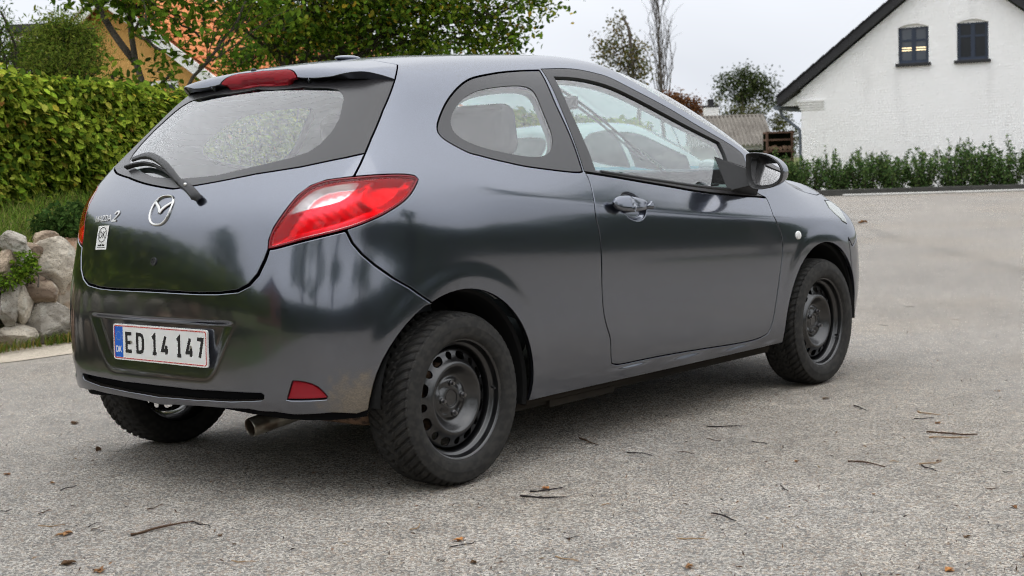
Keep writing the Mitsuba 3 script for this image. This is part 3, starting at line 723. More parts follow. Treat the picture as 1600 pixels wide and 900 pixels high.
# wiper
def tail_pt(y, z, off):
    p, n = on_skin(y=y, z=z)
    return p + n * off
WK = K('rear_wiper')
piv, pn = on_skin(y=-.160, z=.975)
base = [tail_pt(-.166, .972, .012), tail_pt(-.150, .982, .022), tail_pt(-.110, .998, .026), tail_pt(-.075, 1.008, .028)]
arm_pts = np.array([tail_pt(-.075, 1.008, .030), tail_pt(-.02, 1.028, .036), tail_pt(.05, 1.054, .044), tail_pt(.12, 1.075, .046), tail_pt(.20, 1.093, .042), tail_pt(.28, 1.101, .034), tail_pt(.35, 1.096, .028)])
cs = CubicSpline(np.arange(7), arm_pts); ap = cs(np.linspace(0, 6, 40))
def flat_tube(path, w, h, nrm, n=12):
    path = np.asarray(path); t = np.gradient(path, axis=0); t /= np.linalg.norm(t, axis=1, keepdims=True)
    s_ = np.cross(t, nrm); s_ /= np.linalg.norm(s_, axis=1, keepdims=True); u_ = np.cross(s_, t)
    th = np.arange(n) * 2 * np.pi / n
    c, s = np.cos(th), np.sin(th); c = np.sign(c) * np.abs(c) ** .6; s = np.sign(s) * np.abs(s) ** .6
    w = np.broadcast_to(w, len(path)); h = np.broadcast_to(h, len(path))
    P = path[:, None] + w[:, None, None] * c[None, :, None] * s_[:, None] + h[:, None, None] * s[None, :, None] * u_[:, None]
    P = np.concatenate([P[:1] * 0 + path[0], P, P[:1] * 0 + path[-1]])
    m = gridmesh(P, False, True); m.fix_normals()
    return m
tt_ = np.linspace(0, 1, 40)
put(WK, flat_tube(ap, .009 + .004 * np.sin(np.pi * tt_), .006 + .006 * np.sin(np.pi * np.clip(tt_ * 1.1, 0, 1)), pn), 'black_plastic', smooth=40)
cap = flat_tube(np.array(CubicSpline(np.arange(4), np.array(base))(np.linspace(0, 3, 20))), .017 - .003 * np.linspace(0, 1, 20), .013, pn)
put(WK + '__pivot_cap', cap, 'black_plastic', smooth=40)
put(WK + '__nut', trimesh.creation.icosphere(subdivisions=2, radius=.0065).apply_translation(tail_pt(-.112, .998, .039)), 'chrome', smooth=True)
blade = np.array([tail_pt(y, float(np.interp(y, [-.02, .05, .12, .20, .28, .35, .40], [1.022, 1.047, 1.067, 1.084, 1.092, 1.088, 1.080])), .012) for y in np.linspace(-.02, .40, 24)])
put(WK + '__blade', flat_tube(blade, .005, .010, pn), 'seal', smooth=40)
# aerial base on the roof, washer nozzle in the spoiler
def roof_pt(x, y):
    lo, hi = .6, 1.8
    for _ in range(45):
        m = (lo + hi) / 2
        if F(np.array([[x, y, m]]))[0] > 0: hi = m
        else: lo = m
    p = np.array([x, y, m]); return p, grad(p[None])[0]
ap0, an0 = roof_pt(.24, -.10)
put(K('aerial_base'), trimesh.creation.icosphere(subdivisions=3).apply_scale([.060, .030, .011]).apply_translation(ap0 + an0 * .003), 'paint', smooth=True)
put(K('washer_nozzle'), trimesh.creation.icosphere(subdivisions=2).apply_scale([.010, .012, .009]).apply_translation(surf(np.array([-.10]), np.array([1.045]))[0]), 'black_plastic', smooth=True)
# ---------------------------------------------------------------- door handle, repeater, mirror
def wrap_side(m, x, z, off=0.0, sg=-1):
    """flat mesh (x forward, y up, z out) on the flank"""
    v = np.array(m.vertices)
    X, Z = x + v[:, 0], z + v[:, 1]
    lo, hi = np.full(len(v), -1.2), np.full(len(v), -.1)
    for _ in range(40):
        k = (lo + hi) / 2
        o = F(np.stack([X, k, Z], -1)) > 0
        lo, hi = np.where(o, k, lo), np.where(o, hi, k)
    q = np.stack([X, (lo + hi) / 2, Z], -1)
    q = q + grad(q) * (v[:, 2:] + off)
    fc = np.array(m.faces)[:, ::-1]
    if sg > 0:
        q = q * [1, -1, 1]; fc = fc[:, ::-1]
    return M(q, fc)
DH = K('door__handle')
t = np.linspace(0, 1, 60)
hx = -.135 + .265 * t
hw_ = np.interp(t, [0, .03, .1, .3, .6, .9, .97, 1], [.004, .016, .023, .025, .019, .013, .009, .002])
ho = .006 + .040 * np.sin(np.pi * np.clip(t * .92 + .06, 0, 1)) ** .7
hz = .008 - .018 * t - .006 * np.sin(np.pi * t)
a = np.arange(20) * 2 * np.pi / 20
ca, sa = np.sign(np.cos(a)) * np.abs(np.cos(a)) ** .75, np.sign(np.sin(a)) * np.abs(np.sin(a)) ** .75
P = np.stack([np.stack([hx[:, None] + 0 * ca, hz[:, None] + hw_[:, None] * sa, ho[:, None] + (.011 * np.minimum(1, hw_ / .012))[:, None] * ca], -1)], 0)[0]
hm_ = gridmesh(P, False, True)
put(DH, wrap_side(hm_, .975, .886), 'paint', smooth=50)
RP = K('side_repeater')
dome = trimesh.creation.icosphere(subdivisions=3).apply_scale([.026, .019, .009])
put(RP, wrap_side(dome, 2.238, .700), 'sticker', smooth=True)
# ---------------------------------------------------------------- door mirrors
MZ = [(-.848, 1.066), (-.885, 1.071), (-.924, 1.067), (-.962, 1.055), (-.995, 1.036), (-1.015, 1.015), (-1.024, .990), (-1.020, .962), (-1.008, .945), (-.984, .930), (-.950, .921), (-.915, .917), (-.880, .919), (-.860, .932), (-.849, .955), (-.843, 1.0), (-.844, 1.04)]
def mirror_mesh():
    o = np.array(MZ); o[:, 0] = -.845 + (o[:, 0] + .845) * .955; k = len(o)
    cs = CubicSpline(np.arange(k + 1), np.vstack([o, o[:1]]), bc_type='periodic')
    o = cs(np.linspace(0, k, 97)[:-1]); c = np.array([-.925, .995])
    rows = []
    for s_, x in [(.80, 1.812), (.86, 1.803), (.925, 1.795), (.965, 1.793), (.99, 1.797), (1, 1.804), (.985, 1.822), (.945, 1.845), (.87, 1.868), (.72, 1.89), (.48, 1.905), (.22, 1.913), (.02, 1.915)]:
        q = c + (o - c) * s_
        rows.append(np.c_[np.full(96, x), q])
    P = np.stack(rows, 1)
    return P
P = mirror_mesh()
def wedge(pts):
    return trimesh.convex.convex_hull(np.array(pts, float))
for sg in (1, -1):
    MK = number(K('door_mirror'))
    flip = np.array([1, sg, 1.0])
    A = gridmesh(P[:, 4:] * flip, True, False); B = gridmesh(P[:, :6] * flip, True, False)
    A.fix_normals(); B.fix_normals()
    put(MK, A, 'paint', smooth=50)
    put(MK + '__frame', B, 'black_plastic', smooth=50)
    gq = P[:, 0] * flip + np.array([.030, 0, 0]); c = gq.mean(0)
    gq = c + (gq - c) * .985
    gq[:, 0] += (gq[:, 1] - c[1]) * .10 * sg + (gq[:, 2] - c[2]) * .30
    put(MK + '__mirror_glass', M(np.vstack([gq, c + [-.004, 0, 0]]), np.stack([np.arange(96), (np.arange(96) + 1) % 96, np.full(96, 96)], 1)), 'mirror_glass', smooth=True)
    wl = gridmesh(np.stack([P[:, 0] * flip, gq + (gq - c) * .01], 1), True, False)
    put(MK + '__inner_wall', wl, 'seal', smooth=True)
    ft = [(1.76, -.778, .915), (1.98, -.785, .885), (1.78, -.70, 1.06), (1.86, -.66, 1.05), (2.02, -.72, .93), (1.80, -.86, .935), (1.87, -.87, .945), (1.81, -.85, 1.0), (1.86, -.85, .995), (1.90, -.80, .897)]
    put(MK + '__foot', wedge(np.array(ft) * flip), 'black_plastic', smooth=25)
# ---------------------------------------------------------------- wheels: tyre, steel rim, nuts
TW, TR_ = .185, .2905
def tyre():
    # profile from the outer bead over sidewall, shoulder, tread to the inner bead: (radius, axial from the middle, outwards < 0)
    nt, na = 1320, None
    pts = [(.199, -.078), (.205, -.087), (.215, -.0915), (.226, -.0935), (.238, -.0940), (.2385, -.0946), (.2415, -.0946), (.242, -.0940), (.252, -.0930), (.262, -.0905), (.2685, -.0880), (.2695, -.0884), (.2715, -.0880), (.2735, -.0862), (.2780, -.0832)]
    tread_a = np.linspace(-.080, .080, 46)
    pr_ = [(r, a, 0) for r, a in pts] + [(TR_ - .9 * abs(a) ** 2 - 18 * abs(a) ** 3.2 if 0 else TR_ - .0012 - .55 * a * a - .0105 * (max(0, abs(a) - .060) / .02) ** 2, a, 1) for a in tread_a] + [(r, -a, 0) for r, a in reversed(pts)]
    r = np.array([p[0] for p in pr_]); ax = np.array([p[1] for p in pr_]); tr = np.array([p[2] for p in pr_])
    th = np.arange(nt) * 2 * np.pi / nt
    R = np.broadcast_to(r, (nt, len(r))).copy(); A = np.broadcast_to(ax, R.shape)
    Tm = th[:, None]
    # directional winter pattern: curved slots sweeping back from the centre, sipes, one rib groove each side
    pitch = 2 * np.pi / 54
    u = np.abs(A)
    sweep = Tm + np.sign(.5) * (1.9 * u + 26 * u * u * np.exp(-u / .05) * .12) * 1.25
    stag = np.where(A > 0, .5, 0)
    ph = (sweep / pitch + stag) % 1
    slot = np.clip(1 - np.abs(ph - .5) / .17, 0, 1) ** .35
    cen = np.clip(1 - np.abs(u - .030 + .004 * np.sin(sweep / pitch * 2 * np.pi)) / .0042, 0, 1) ** .4 * .9
    sip = np.clip(1 - np.abs(((sweep / pitch * 3 + .18 * np.sin(u * 900)) % 1) - .5) / .10, 0, 1) ** .5 * .22
    depth = np.maximum(np.maximum(slot * (u > .008), cen), sip * (u > .034)) * .0080 * np.clip((.0835 - u) / .006, 0, 1)
    R = R - depth * tr
    # shoulder lugs run a little down the side
    sh = (~tr.astype(bool)) & (r > .2712)
    R[:, sh] -= .0028 * np.clip(1 - np.abs(((Tm + 1.9 * .086 * 1.25) / pitch + .0) % 1 - .5) / .16, 0, 1) ** .5
    Pm = np.stack([R * np.cos(Tm), A, R * np.sin(Tm)], -1)
    # load flattens the foot a little
    z = Pm[..., 2]
    Pm[..., 2] = np.where(z < -.286, -.286 + (z + .286) * .25, z)
    m = gridmesh(Pm, True, False)
    return m
TYRE = tyre(); TYRE.fix_normals()
def rim_disc():
    holes = []
    for k in range(16):
        a = k * 2 * np.pi / 16
        big = k % 2 == 0
        holes.append(affinity.rotate(affinity.scale(Point(0, 0).buffer(1, quad_segs=8), .0125 if big else .0115, .0175 if big else .0120), 0))
    prof = np.array([(.0285, -.004), (.030, -.0055), (.034, -.006), (.044, -.004), (.058, -.003), (.0640, -.0035), (.068, .0), (.074, .004), (.086, -.004), (.098, -.017), (.106, -.0265), (.113, -.031), (.119, -.0305), (.126, -.025), (.134, -.017), (.146, -.0105), (.158, -.007), (.166, -.002), (.170, .010), (.171, .024)])
    nt = 192
    th = np.arange(nt) * 2 * np.pi / nt
    rs = np.interp(np.linspace(0, len(prof) - 1, 78), np.arange(len(prof)), prof[:, 0])
    cs = PchipInterpolator(prof[:, 0], prof[:, 1])
    # flat chart (r cos, r sin) with the vents cut out
    ring = Point(0, 0).buffer(.1705, quad_segs=48).difference(Point(0, 0).buffer(.0287, quad_segs=16))
    hs = []
    for k in range(16):
        a = k * 2 * np.pi / 16 + .12
        big = k % 2 == 0
        h = affinity.scale(Point(0, 0).buffer(1, quad_segs=8), .0130 if big else .0130, .0180 if big else .0138)
        if big:
            h = box(-.0105, -.0085, .0105, .0085).buffer(.0)
            h = Point(0, -.0090).buffer(.0135, quad_segs=8).union(Point(0, .0090).buffer(.0135, quad_segs=8)).convex_hull
        hs.append(affinity.rotate(affinity.translate(h, .1455, 0), math.degrees(a), origin=(0, 0)))
    ring = ring.difference(shapely.union_all(hs))
    V, Fc = cut_grid(ring, .0045)
    rad = np.hypot(V[:, 0], V[:, 1]); ang = np.arctan2(V[:, 1], V[:, 0])
    y = cs(np.clip(rad, .0285, .171))
    lob = np.exp(-((rad - .058) / .012) ** 2) * np.maximum(0, np.cos(4 * (ang - .5 - np.pi / 4))) * .008
    dnt = np.exp(-((rad - .050) / .011) ** 2) * np.maximum(0, np.cos(4 * (ang - .5))) ** 2 * -.005
    front = M(np.c_[V[:, 0], y + lob + dnt, V[:, 1]], Fc)
    lips = []
    for h in hs:          # pressed edge of each vent, turned inwards
        c = np.array(h.exterior.coords)[:-1]; cc = c.mean(0)
        rw = []
        for sc, d in [(1.0, 0), (.95, .0015), (.93, .006)]:
            q = cc + (c - cc) * sc
            rw.append(np.c_[q[:, 0], cs(np.hypot(q[:, 0], q[:, 1])) + d, q[:, 1]])
        lips.append(gridmesh(np.stack(rw, 1), True, False))
    return cat_(front, *lips)
def rim_barrel():
    prof = [(.1985, -.0745), (.2035, -.0785), (.2075, -.0810), (.2090, -.0835), (.2085, -.0855), (.2065, -.0850), (.2045, -.0825), (.2015, -.0790), (.1965, -.0765), (.1935, -.0745), (.1920, -.071), (.1905, -.060), (.1895, -.0535), (.1865, -.0505), (.1805, -.0470), (.1770, -.0430), (.1755, -.036), (.1752, -.025), (.1750, -.010), (.1745, .01), (.173, .03), (.180, .05), (.188, .06), (.196, .075), (.203, .08)]
    return revolve_y(prof, 144)
def nuts():
    out = []
    for k in range(4):
        a = .5 + k * np.pi / 2
        c = np.array([.050 * np.cos(a), 0, .050 * np.sin(a)])
        m = revolve_y([(.0, -.024), (.0058, -.0238), (.0062, -.022), (.0062, -.012), (.0092, -.012), (.0096, -.0112), (.0098, .004)], 12)
        hexa = revolve_y([(.0, -.0145), (.0100, -.0145), (.0108, -.0135), (.0108, .002)], 6)
        m = cat_(m, hexa); m.apply_translation(c)
        out.append(m)
    return out
DISC, BARREL, NUTS = rim_disc(), rim_barrel(), nuts()
for m_ in (DISC, *NUTS):
    m_.apply_translation([0, -.026, 0])
capm = revolve_y([(.0, -.002), (.024, -.002), (.0262, -.003), (.0275, -.006), (.0288, -.006), (.0296, -.002), (.030, .01)], 40)
capm.apply_translation([0, -.026, 0])
valve = tube([(0.150, -.060, .085), (.140, -.085, .079)], .0042, 10)
drum = revolve_y([(0, .012), (.10, .012), (.112, .02), (.115, .055)], 48)
first = {}
YW = .826 - .0855
for x0, sg, rot, yoff in ((0, -1, .42, 0), (WB, -1, 1.0, .003), (0, 1, .2, 0), (WB, 1, .3, 0)):
    WKEY = number(K('wheel'))
    A = np.eye(4)
    A[:3, 3] = (x0, sg * (YW + yoff), .2895 if 1 else .29)
    RT = trimesh.transformations.rotation_matrix(np.pi, [0, 0, 1]) if sg > 0 else np.eye(4)
    tw = T(A @ RT); tr_ = T(A @ RT @ trimesh.transformations.rotation_matrix(rot, [0, 1, 0]))
    parts = [('tyre', TYRE, 'rubber', True), ('rim', BARREL, 'steel_black', 40), ('rim_edge', revolve_y([(.2068, -.0846), (.2085, -.0866), (.2104, -.0860), (.2110, -.0825)], 120), 'rust', 40),
             ('disc', DISC, 'steel_black', 40), ('hub_cap', capm, 'steel_black', 40), ('brake_drum', drum, 'rust', 40), ('valve', valve, 'seal', 40)] + [('wheel_nut', n_, 'nut_steel', 30) for n_ in NUTS]
    cnt = {}
    for nm, ms, bs, smo in parts:
        i = cnt.get(nm, 0); cnt[nm] = i + 1
        key = number(f'{WKEY}__{nm}')
        tw_ = tw if nm == 'tyre' else tr_
        if (nm, i) not in first:
            put(key, ms, bs, smooth=smo, to_world=tw_); first[(nm, i)] = key
        else:
            scene[key] = {**scene[first[(nm, i)]], 'to_world': tw_}
# disc sits at the rim's weld, a little inboard of the flange
dz = 1
# ---------------------------------------------------------------- inside the cabin
def pad(x0, x1, y0, y1, z0, z1, r=.05):
    m = trimesh.creation.box(bounds=[[x0, y0, z0], [x1, y1, z1]])
    m = m.subdivide().subdivide().subdivide().subdivide()
    c = m.bounds.mean(0); h = (m.bounds[1] - m.bounds[0]) / 2
    d = m.vertices - c
    q = np.clip(d, -(h - r), h - r)
    e = d - q; l = np.linalg.norm(e, axis=1, keepdims=True)
    m.vertices = c + q + e / np.maximum(l, 1e-9) * np.minimum(r, np.max(np.abs(e), axis=1, keepdims=True))
    return m
def tilt(m, a, o):
    return xf(m, trimesh.transformations.rotation_matrix(a, [0, 1, 0], o))
for y in (-.36, .36):
    SK = number(K('front_seat'))
    bk = tilt(pad(.80, .93, y - .25, y + .25, .42, 1.06, .055), -.30, (.9, y, .45))
    put(SK, cat_(bk, pad(.86, 1.38, y - .25, y + .25, .36, .52, .06)), 'seat_cloth', smooth=True)
    put(SK + '__headrest', tilt(pad(.64, .75, y - .145, y + .145, 1.085, 1.285, .05), -.12, (.7, y, 1.1)), 'seat_cloth', smooth=True)
    put(SK + '__headrest_post', cat_(*[tube([(.745, y + d, 1.0), (.70, y + d, 1.12)], .006, 8) for d in (-.06, .06)]), 'brushed', smooth=True)
RS = K('rear_bench')
put(RS, cat_(tilt(pad(.02, .16, -.62, .62, .42, .98, .05), -.32, (.1, 0, .42)), pad(.12, .62, -.62, .62, .34, .50, .06)), 'seat_cloth', smooth=True)
put(K('parcel_shelf'), bx(-.36, .02, -.52, .52, .925, .935), 'trim_dark')
DB = K('dashboard')
prof = np.array([(1.72, .40), (1.70, .70), (1.72, .84), (1.76, .905), (1.83, .93), (1.95, .935), (2.15, .925), (2.35, .93), (2.35, .5)])
yy = np.linspace(-.70, .70, 15)
Pd = np.stack([np.stack([prof[:, 0] + .05 * (y / .7) ** 2, 0 * prof[:, 0] + y, prof[:, 1] - .015 * (y / .7) ** 4], -1) for y in yy], 0)
put(DB, gridmesh(Pd), 'dash', smooth=40)
put(DB + '__instrument_hood', trimesh.creation.icosphere(subdivisions=3).apply_scale([.14, .19, .085]).apply_translation((1.80, .36, .925)), 'trim_dark', smooth=True)
put(DB + '__air_vent', bx(1.84, 1.98, -.60, -.44, .930, .942, .004), 'seal')
SWm = trimesh.creation.torus(.185, .016, major_sections=48, minor_sections=12)
SWm = cat_(SWm, tube([(-.18, 0, 0), (.18, 0, 0)], .016, 8), trimesh.creation.cylinder(.055, .03))
put(K('steering_wheel'), xf(SWm, trimesh.transformations.translation_matrix((1.55, .36, .90)) @ trimesh.transformations.rotation_matrix(-1.15, [0, 1, 0])), 'trim_dark', smooth=True)
put(K('rear_view_mirror'), pad(1.585, 1.615, -.12, .12, 1.285, 1.345, .012), 'seal', smooth=True)
# ================================================================ the place, in the street's own axes: r to the right, d away from where the photographer stood
FW, RW = np.array([math.cos(YAW), math.sin(YAW)]), np.array([math.sin(YAW), -math.cos(YAW)])
def W(r, d, z=0.0):
    return np.array([CAM[0] + r * RW[0] + d * FW[0], CAM[1] + r * RW[1] + d * FW[1], z])
SA = frame(W(0, 0), [*RW, 0], [*FW, 0], [0, 0, 1])           # street axes -> world
def st(m):
    return xf(m, SA)
rng = np.random.default_rng(7)
SEAM = [(24, 11), (17.28, 6.5), (12.9, 3.71), (11.01, 2.26), (9.84, 1.37), (8.8, .62), (6.5, -1.2)]
def asphalt(p, n, uv):
    dist = dr.sqrt(dr.square(p.x - CAM[0]) + dr.square(p.y - CAM[1]))
    v1, v2, r1 = voronoi(p.x * 150, p.y * 150)
    w1, w2, r2 = voronoi(p.x * 260 + 3, p.y * 260)
    stone = dr.select(r1 < .45, mix((.115, .114, .113), (.285, .277, .267), r1 * 2.2), mix((.27, .262, .25), (.58, .565, .54), (r1 - .45) * 1.8))
    warm = smoothstep(.80, .9, cell_rand(r1 * 7919))
    stone = mix(stone, (.34, .25, .18), warm * .6)
    stone = stone * (.82 + .36 * r2)
    pit = smoothstep(.10, .02, v2 - v1)
    c = mix(stone, (.075, .068, .060), pit * .75) * mi.Color3f(1.09, 1.045, .975)
    big = fbm(p.x * .9, p.y * .9, 2.0)
    mid = fbm(p.x * 4.1, p.y * 4.1, 5.0)
    c = c * (.63 + .23 * big + .11 * mid)
    dirt = smoothstep(.52, .72, fbm(p.x * .55 + 9, p.y * .55, 1.0, 4))
    c = mix(c, mi.Color3f(c) * mi.Color3f(1.01, .97, .91), dirt * .6)
    c = c * (.86 + .28 * noise(p.x * 16, p.y * 16, 3))
    r_, d_ = (p.x - CAM[0]) * RW[0] + (p.y - CAM[1]) * RW[1], (p.x - CAM[0]) * FW[0] + (p.y - CAM[1]) * FW[1]
    gone = smoothstep(-.95, .1, d_ - 7.3 - .886 * (r_ + 5.2) + (fbm(p.x * 2.2, p.y * 2.2, 4) - .5) * 1.3) * smoothstep(2.5, -.5, r_)
    c = mix(c, mix((.27, .235, .185), (.50, .45, .375), noise(p.x * 150, p.y * 150)), gone * .8)
    newer = smoothstep(-.25, .25, ((p.x - 8.8) * 5.88 - (p.y - .62) * 8.48) / 10.3 + (noise(p.x * 1.7, p.y * 1.7, 9) - .5) * .5) * smoothstep(6.2, 8.0, p.x)
    c = c * (1 + .06 * newer)
    wob = (fbm(p.x * 2.5, p.y * 2.5, 6) - .5) * .5
    dd = mi.Float(9)
    for (ax, ay), (bx_, by) in zip(SEAM[:-1], SEAM[1:]):
        t = dr.clip(((p.x - ax) * (bx_ - ax) + (p.y - ay) * (by - ay)) / ((bx_ - ax) ** 2 + (by - ay) ** 2), 0, 1)
        dd = dr.minimum(dd, dr.sqrt(dr.square(p.x - ax - t * (bx_ - ax)) + dr.square(p.y - ay - t * (by - ay))))
    s = smoothstep(.16, .03, dr.abs(dd + wob * .25)) * smoothstep(.3, .6, fbm(p.x * 3, p.y * 3, 8))
    return c * (1 - .24 * s)
def asphalt_h(p, n, uv):
    v1, v2, r1 = voronoi(p.x * 150, p.y * 150)
    return (dr.minimum(v2 - v1, .35) * 3.0 + r1) * .5
mat('asphalt', {'type': 'bumpmap', 'scale': .0040, 'nested_texture': P_(asphalt_h, 8e-4), 'b': pr(P_(asphalt), .62, 0, .45)})
def far_road(p, n, uv):
    r1 = noise(p.x * 45, p.y * 45)
    c = mix((.21, .20, .187), (.40, .38, .355), r1)
    return c * (.85 + .3 * fbm(p.x * .5, p.y * .5, 3.0))
mat('asphalt_far', pr(P_(far_road), .92, 0, .2))
def soil(p, n, uv):
    return mix((.10, .085, .05), (.07, .10, .03), smoothstep(.4, .6, fbm(p.x * 1.4, p.y * 1.4, 1)))
mat('soil', pr(P_(soil), .95, 0, .1))
# the road: a gently uneven sheet, closest metres and the rest
def road_z(x, y):
    return 0 * x
put('ground', M([[-400, -400, -.06], [400, -400, -.06], [400, 400, -.06], [-400, 400, -.06]], [[0, 1, 2], [0, 2, 3]]), 'soil', kind='structure')
rd = Polygon([(-4.2, -14), (-3.52, 8.9), (-2.9, 9.65), (-1.0, 12.0), (1.2, 16.5), (2.6, 22), (3.6, 30), (4.6, 37.2), (8, 38.2), (11, 39.5), (26, 36.5), (60, 30), (60, -14)])
rd = rd.difference(Point(13.05, 10.72).buffer(1.6))
near = box(-9, -.5, 9, 14.5).intersection(rd)
def flat(poly, z=0.0, h=1.0):
    V, Fc = cut_grid(poly, h)
    return st(M(np.c_[V, np.full(len(V), z)], Fc))
put('road', flat(rd, 0.0, 2.0), 'asphalt', kind='structure')
# sandy strip where the asphalt meets the boulders
def sand(p, n, uv):
    g = noise(p.x * 140, p.y * 140)
    c = mix((.25, .215, .165), (.48, .425, .35), g)
    return c * (.8 + .4 * fbm(p.x * 2.2, p.y * 2.2, 3))
mat('sand', pr(P_(sand), .95, 0, .1))
edge = [(-6.5, 6.9), (-5.2, 7.3), (-4.2, 7.75), (-3.4, 8.15), (-2.9, 8.55), (-2.45, 9.1), (-1.7, 10.4), (-.6, 12.2), (1.0, 15), (.6, 16), (-1.6, 12.4), (-2.7, 10.4), (-3.2, 9.6), (-4.4, 9.0), (-6.5, 8.6)]
sp = Polygon(edge)
V, Fc = cut_grid(sp, .06)
dd = shapely.distance(sp.exterior, shapely.points(V))
zz = .004 + .022 * np.clip(dd / .5, 0, 1) ** 1.5 * meshkit.fbm(np.c_[V * 3, 0 * V[:, 0]])
put('verge', st(M(np.c_[V, zz], Fc)), 'sand', smooth=True, kind='structure')
# ---------------------------------------------------------------- leaves
def vcol():
    return {'type': 'mesh_attribute', 'name': 'vertex_color'}
mat('leaf', {'type': 'principledthin', 'base_color': vcol(), 'roughness': .42, 'diff_trans': .55, 'specular': .45, 'eta': 1.45} if 0 else
    {'type': 'principledthin', 'base_color': vcol(), 'roughness': .45, 'diff_trans': .6}, False)
def bark_c(p, n, uv):
    f = fbm(p.x * 16, p.y * 16, p.z * 5)
    return mix((.035, .030, .024), (.15, .13, .105), f)
mat('bark', pr(P_(bark_c), .9, 0, .2))
mat('twig', pr((.055, .045, .036), .85, 0, .2))
LEAF = {  # outline in leaf axes: x along, y across; z bends up
    'oval': (np.array([(0, 0, 0), (.30, .26, .05), (.68, .24, .04), (1, 0, -.06), (.68, -.24, .04), (.30, -.26, .05), (.5, 0, -.03)]),
             np.array([(0, 6, 1), (1, 6, 2), (2, 6, 3), (3, 6, 4), (4, 6, 5), (5, 6, 0)])),
    'diamond': (np.array([(0, 0, 0), (.45, .27, .05), (1, 0, -.04), (.45, -.27, .05)]), np.array([(0, 2, 1), (0, 3, 2)])),
    'slim': (np.array([(0, 0, 0), (.45, .13, .03), (1, 0, -.04), (.45, -.13, .03)]), np.array([(0, 2, 1), (0, 3, 2)]))}
def rand_unit(n, g):
    v = g.normal(size=(n, 3)); return v / np.linalg.norm(v, axis=1, keepdims=True)
def leaves(pos, size, color, g, shape='diamond', droop=.3, face=None, face_w=0.0):
    """one mesh of leaves at pos with per-leaf size and colour"""
    n = len(pos)
    lv, lf = LEAF[shape]
    up = rand_unit(n, g) * .75 + np.array([0, 0, .55])
    if face is not None:
        up = up + face * face_w
    up /= np.linalg.norm(up, axis=1, keepdims=True)
    ax = rand_unit(n, g) - np.array([0, 0, droop])
    ax -= up * (ax * up).sum(1, keepdims=True); ax /= np.linalg.norm(ax, axis=1, keepdims=True) + 1e-9
    bi = np.cross(up, ax)
    s = np.broadcast_to(size, n)[:, None, None]
    P = pos[:, None] + s * (lv[None, :, :1] * ax[:, None] + lv[None, :, 1:2] * bi[:, None] + lv[None, :, 2:] * up[:, None])
    f = lf[None] + (np.arange(n) * len(lv))[:, None, None]
    return M(P.reshape(-1, 3), f.reshape(-1, 3)), np.repeat(color, len(lv), 0)
def palette(cols, w, n, g, jitter=.18):
    c = np.array(cols)[g.choice(len(cols), n, p=np.array(w) / np.sum(w))]
    return np.clip(c * (1 + g.normal(size=(n, 1)) * jitter) * (1 + g.normal(size=(n, 3)) * .05), .004, .9)
GREENS = [(.075, .140, .016), (.115, .195, .020), (.165, .245, .026), (.25, .285, .036), (.040, .075, .014)]
def put_leaves(key, mc, bsdf='leaf', **k):
    m, c = mc
    key = number(key)
    scene[key] = mikit.ply(m, bsdf, smooth=False, color=c)
    tag(key, k.get('label'), k.get('cat'), k.get('group'), k.get('kind'))
    return key
def branchy(p0, p1, r0, r1, g, wob=.06, n=9):
    t = np.linspace(0, 1, n)[:, None]
    p0, p1 = np.array(p0, float), np.array(p1, float)
    L = np.linalg.norm(p1 - p0)
    off = np.cumsum(g.normal(size=(n, 3)) * wob * L / n ** .5, 0); off -= t * off[-1]
    sag = np.array([0, 0, -1]) * (t * (1 - t)) * L * -.12
    return p0 + (p1 - p0) * t + off + sag, np.linspace(r0, r1, n)
def tree(name, label, base, top, clumps, trunk_r, nleaf, size, cols, wts, seed, group=None, cat='tree', shape='diamond', lean=None, nbr=3, hollow=.35, parts=0):
    """trunk up to top, boughs to each clump (centre, radii), leaf-sized faces through the clumps"""
    g = np.random.default_rng(seed)
    key = thing(name, label, cat, group)
    path, rad = branchy(base, top, trunk_r, trunk_r * .45, g, .05, 14)
    put(key + '__trunk', tube(path, rad, 9), 'bark', smooth=True)
    bm, tw, P, C_ = [], [], [], []
    vol = np.array([c[1][0] * c[1][1] * c[1][2] for c in clumps]) ** .7
    for (cen, rr), v in zip(clumps, vol / vol.sum()):
        cen, rr = np.array(cen, float), np.array(rr, float)
        i = g.integers(len(path) // 3, len(path))
        bp, br = branchy(path[i], cen, rad[i] * .55, .012, g, .08)
        bm.append(tube(bp, br, 6))
        k = max(20, int(nleaf * v))
        # twigs inside the clump carry the leaves: leaves gather along them, so the outline is ragged
        nt = max(4, k // 38)
        ends = cen + rand_unit(nt, g) * rr * (g.random((nt, 1)) ** hollow)
        for e in ends:
            s = bp[g.integers(len(bp) // 2, len(bp))]
            q, qr = branchy(s, e, .007, .003, g, .12, 5)
            tw.append(tube(q, qr, 4, caps=False))
        which = g.integers(0, nt, k)
        t = g.random((k, 1)) ** .6
        s = cen + (ends[which] - cen) * (.25 + .85 * t)
        P.append(s + g.normal(size=(k, 3)) * size * 1.3)
    P = np.vstack(P)
    put(key + '__bough', cat_(*bm), 'bark', smooth=True, kind='stuff')
    put(key + '__twig', cat_(*tw), 'twig', smooth=False, kind='stuff')
    sz = size * g.uniform(.65, 1.2, len(P))
    put_leaves(key + '__crown', leaves(P, sz, palette(cols, wts, len(P), g), g, shape), kind='stuff')
    return key
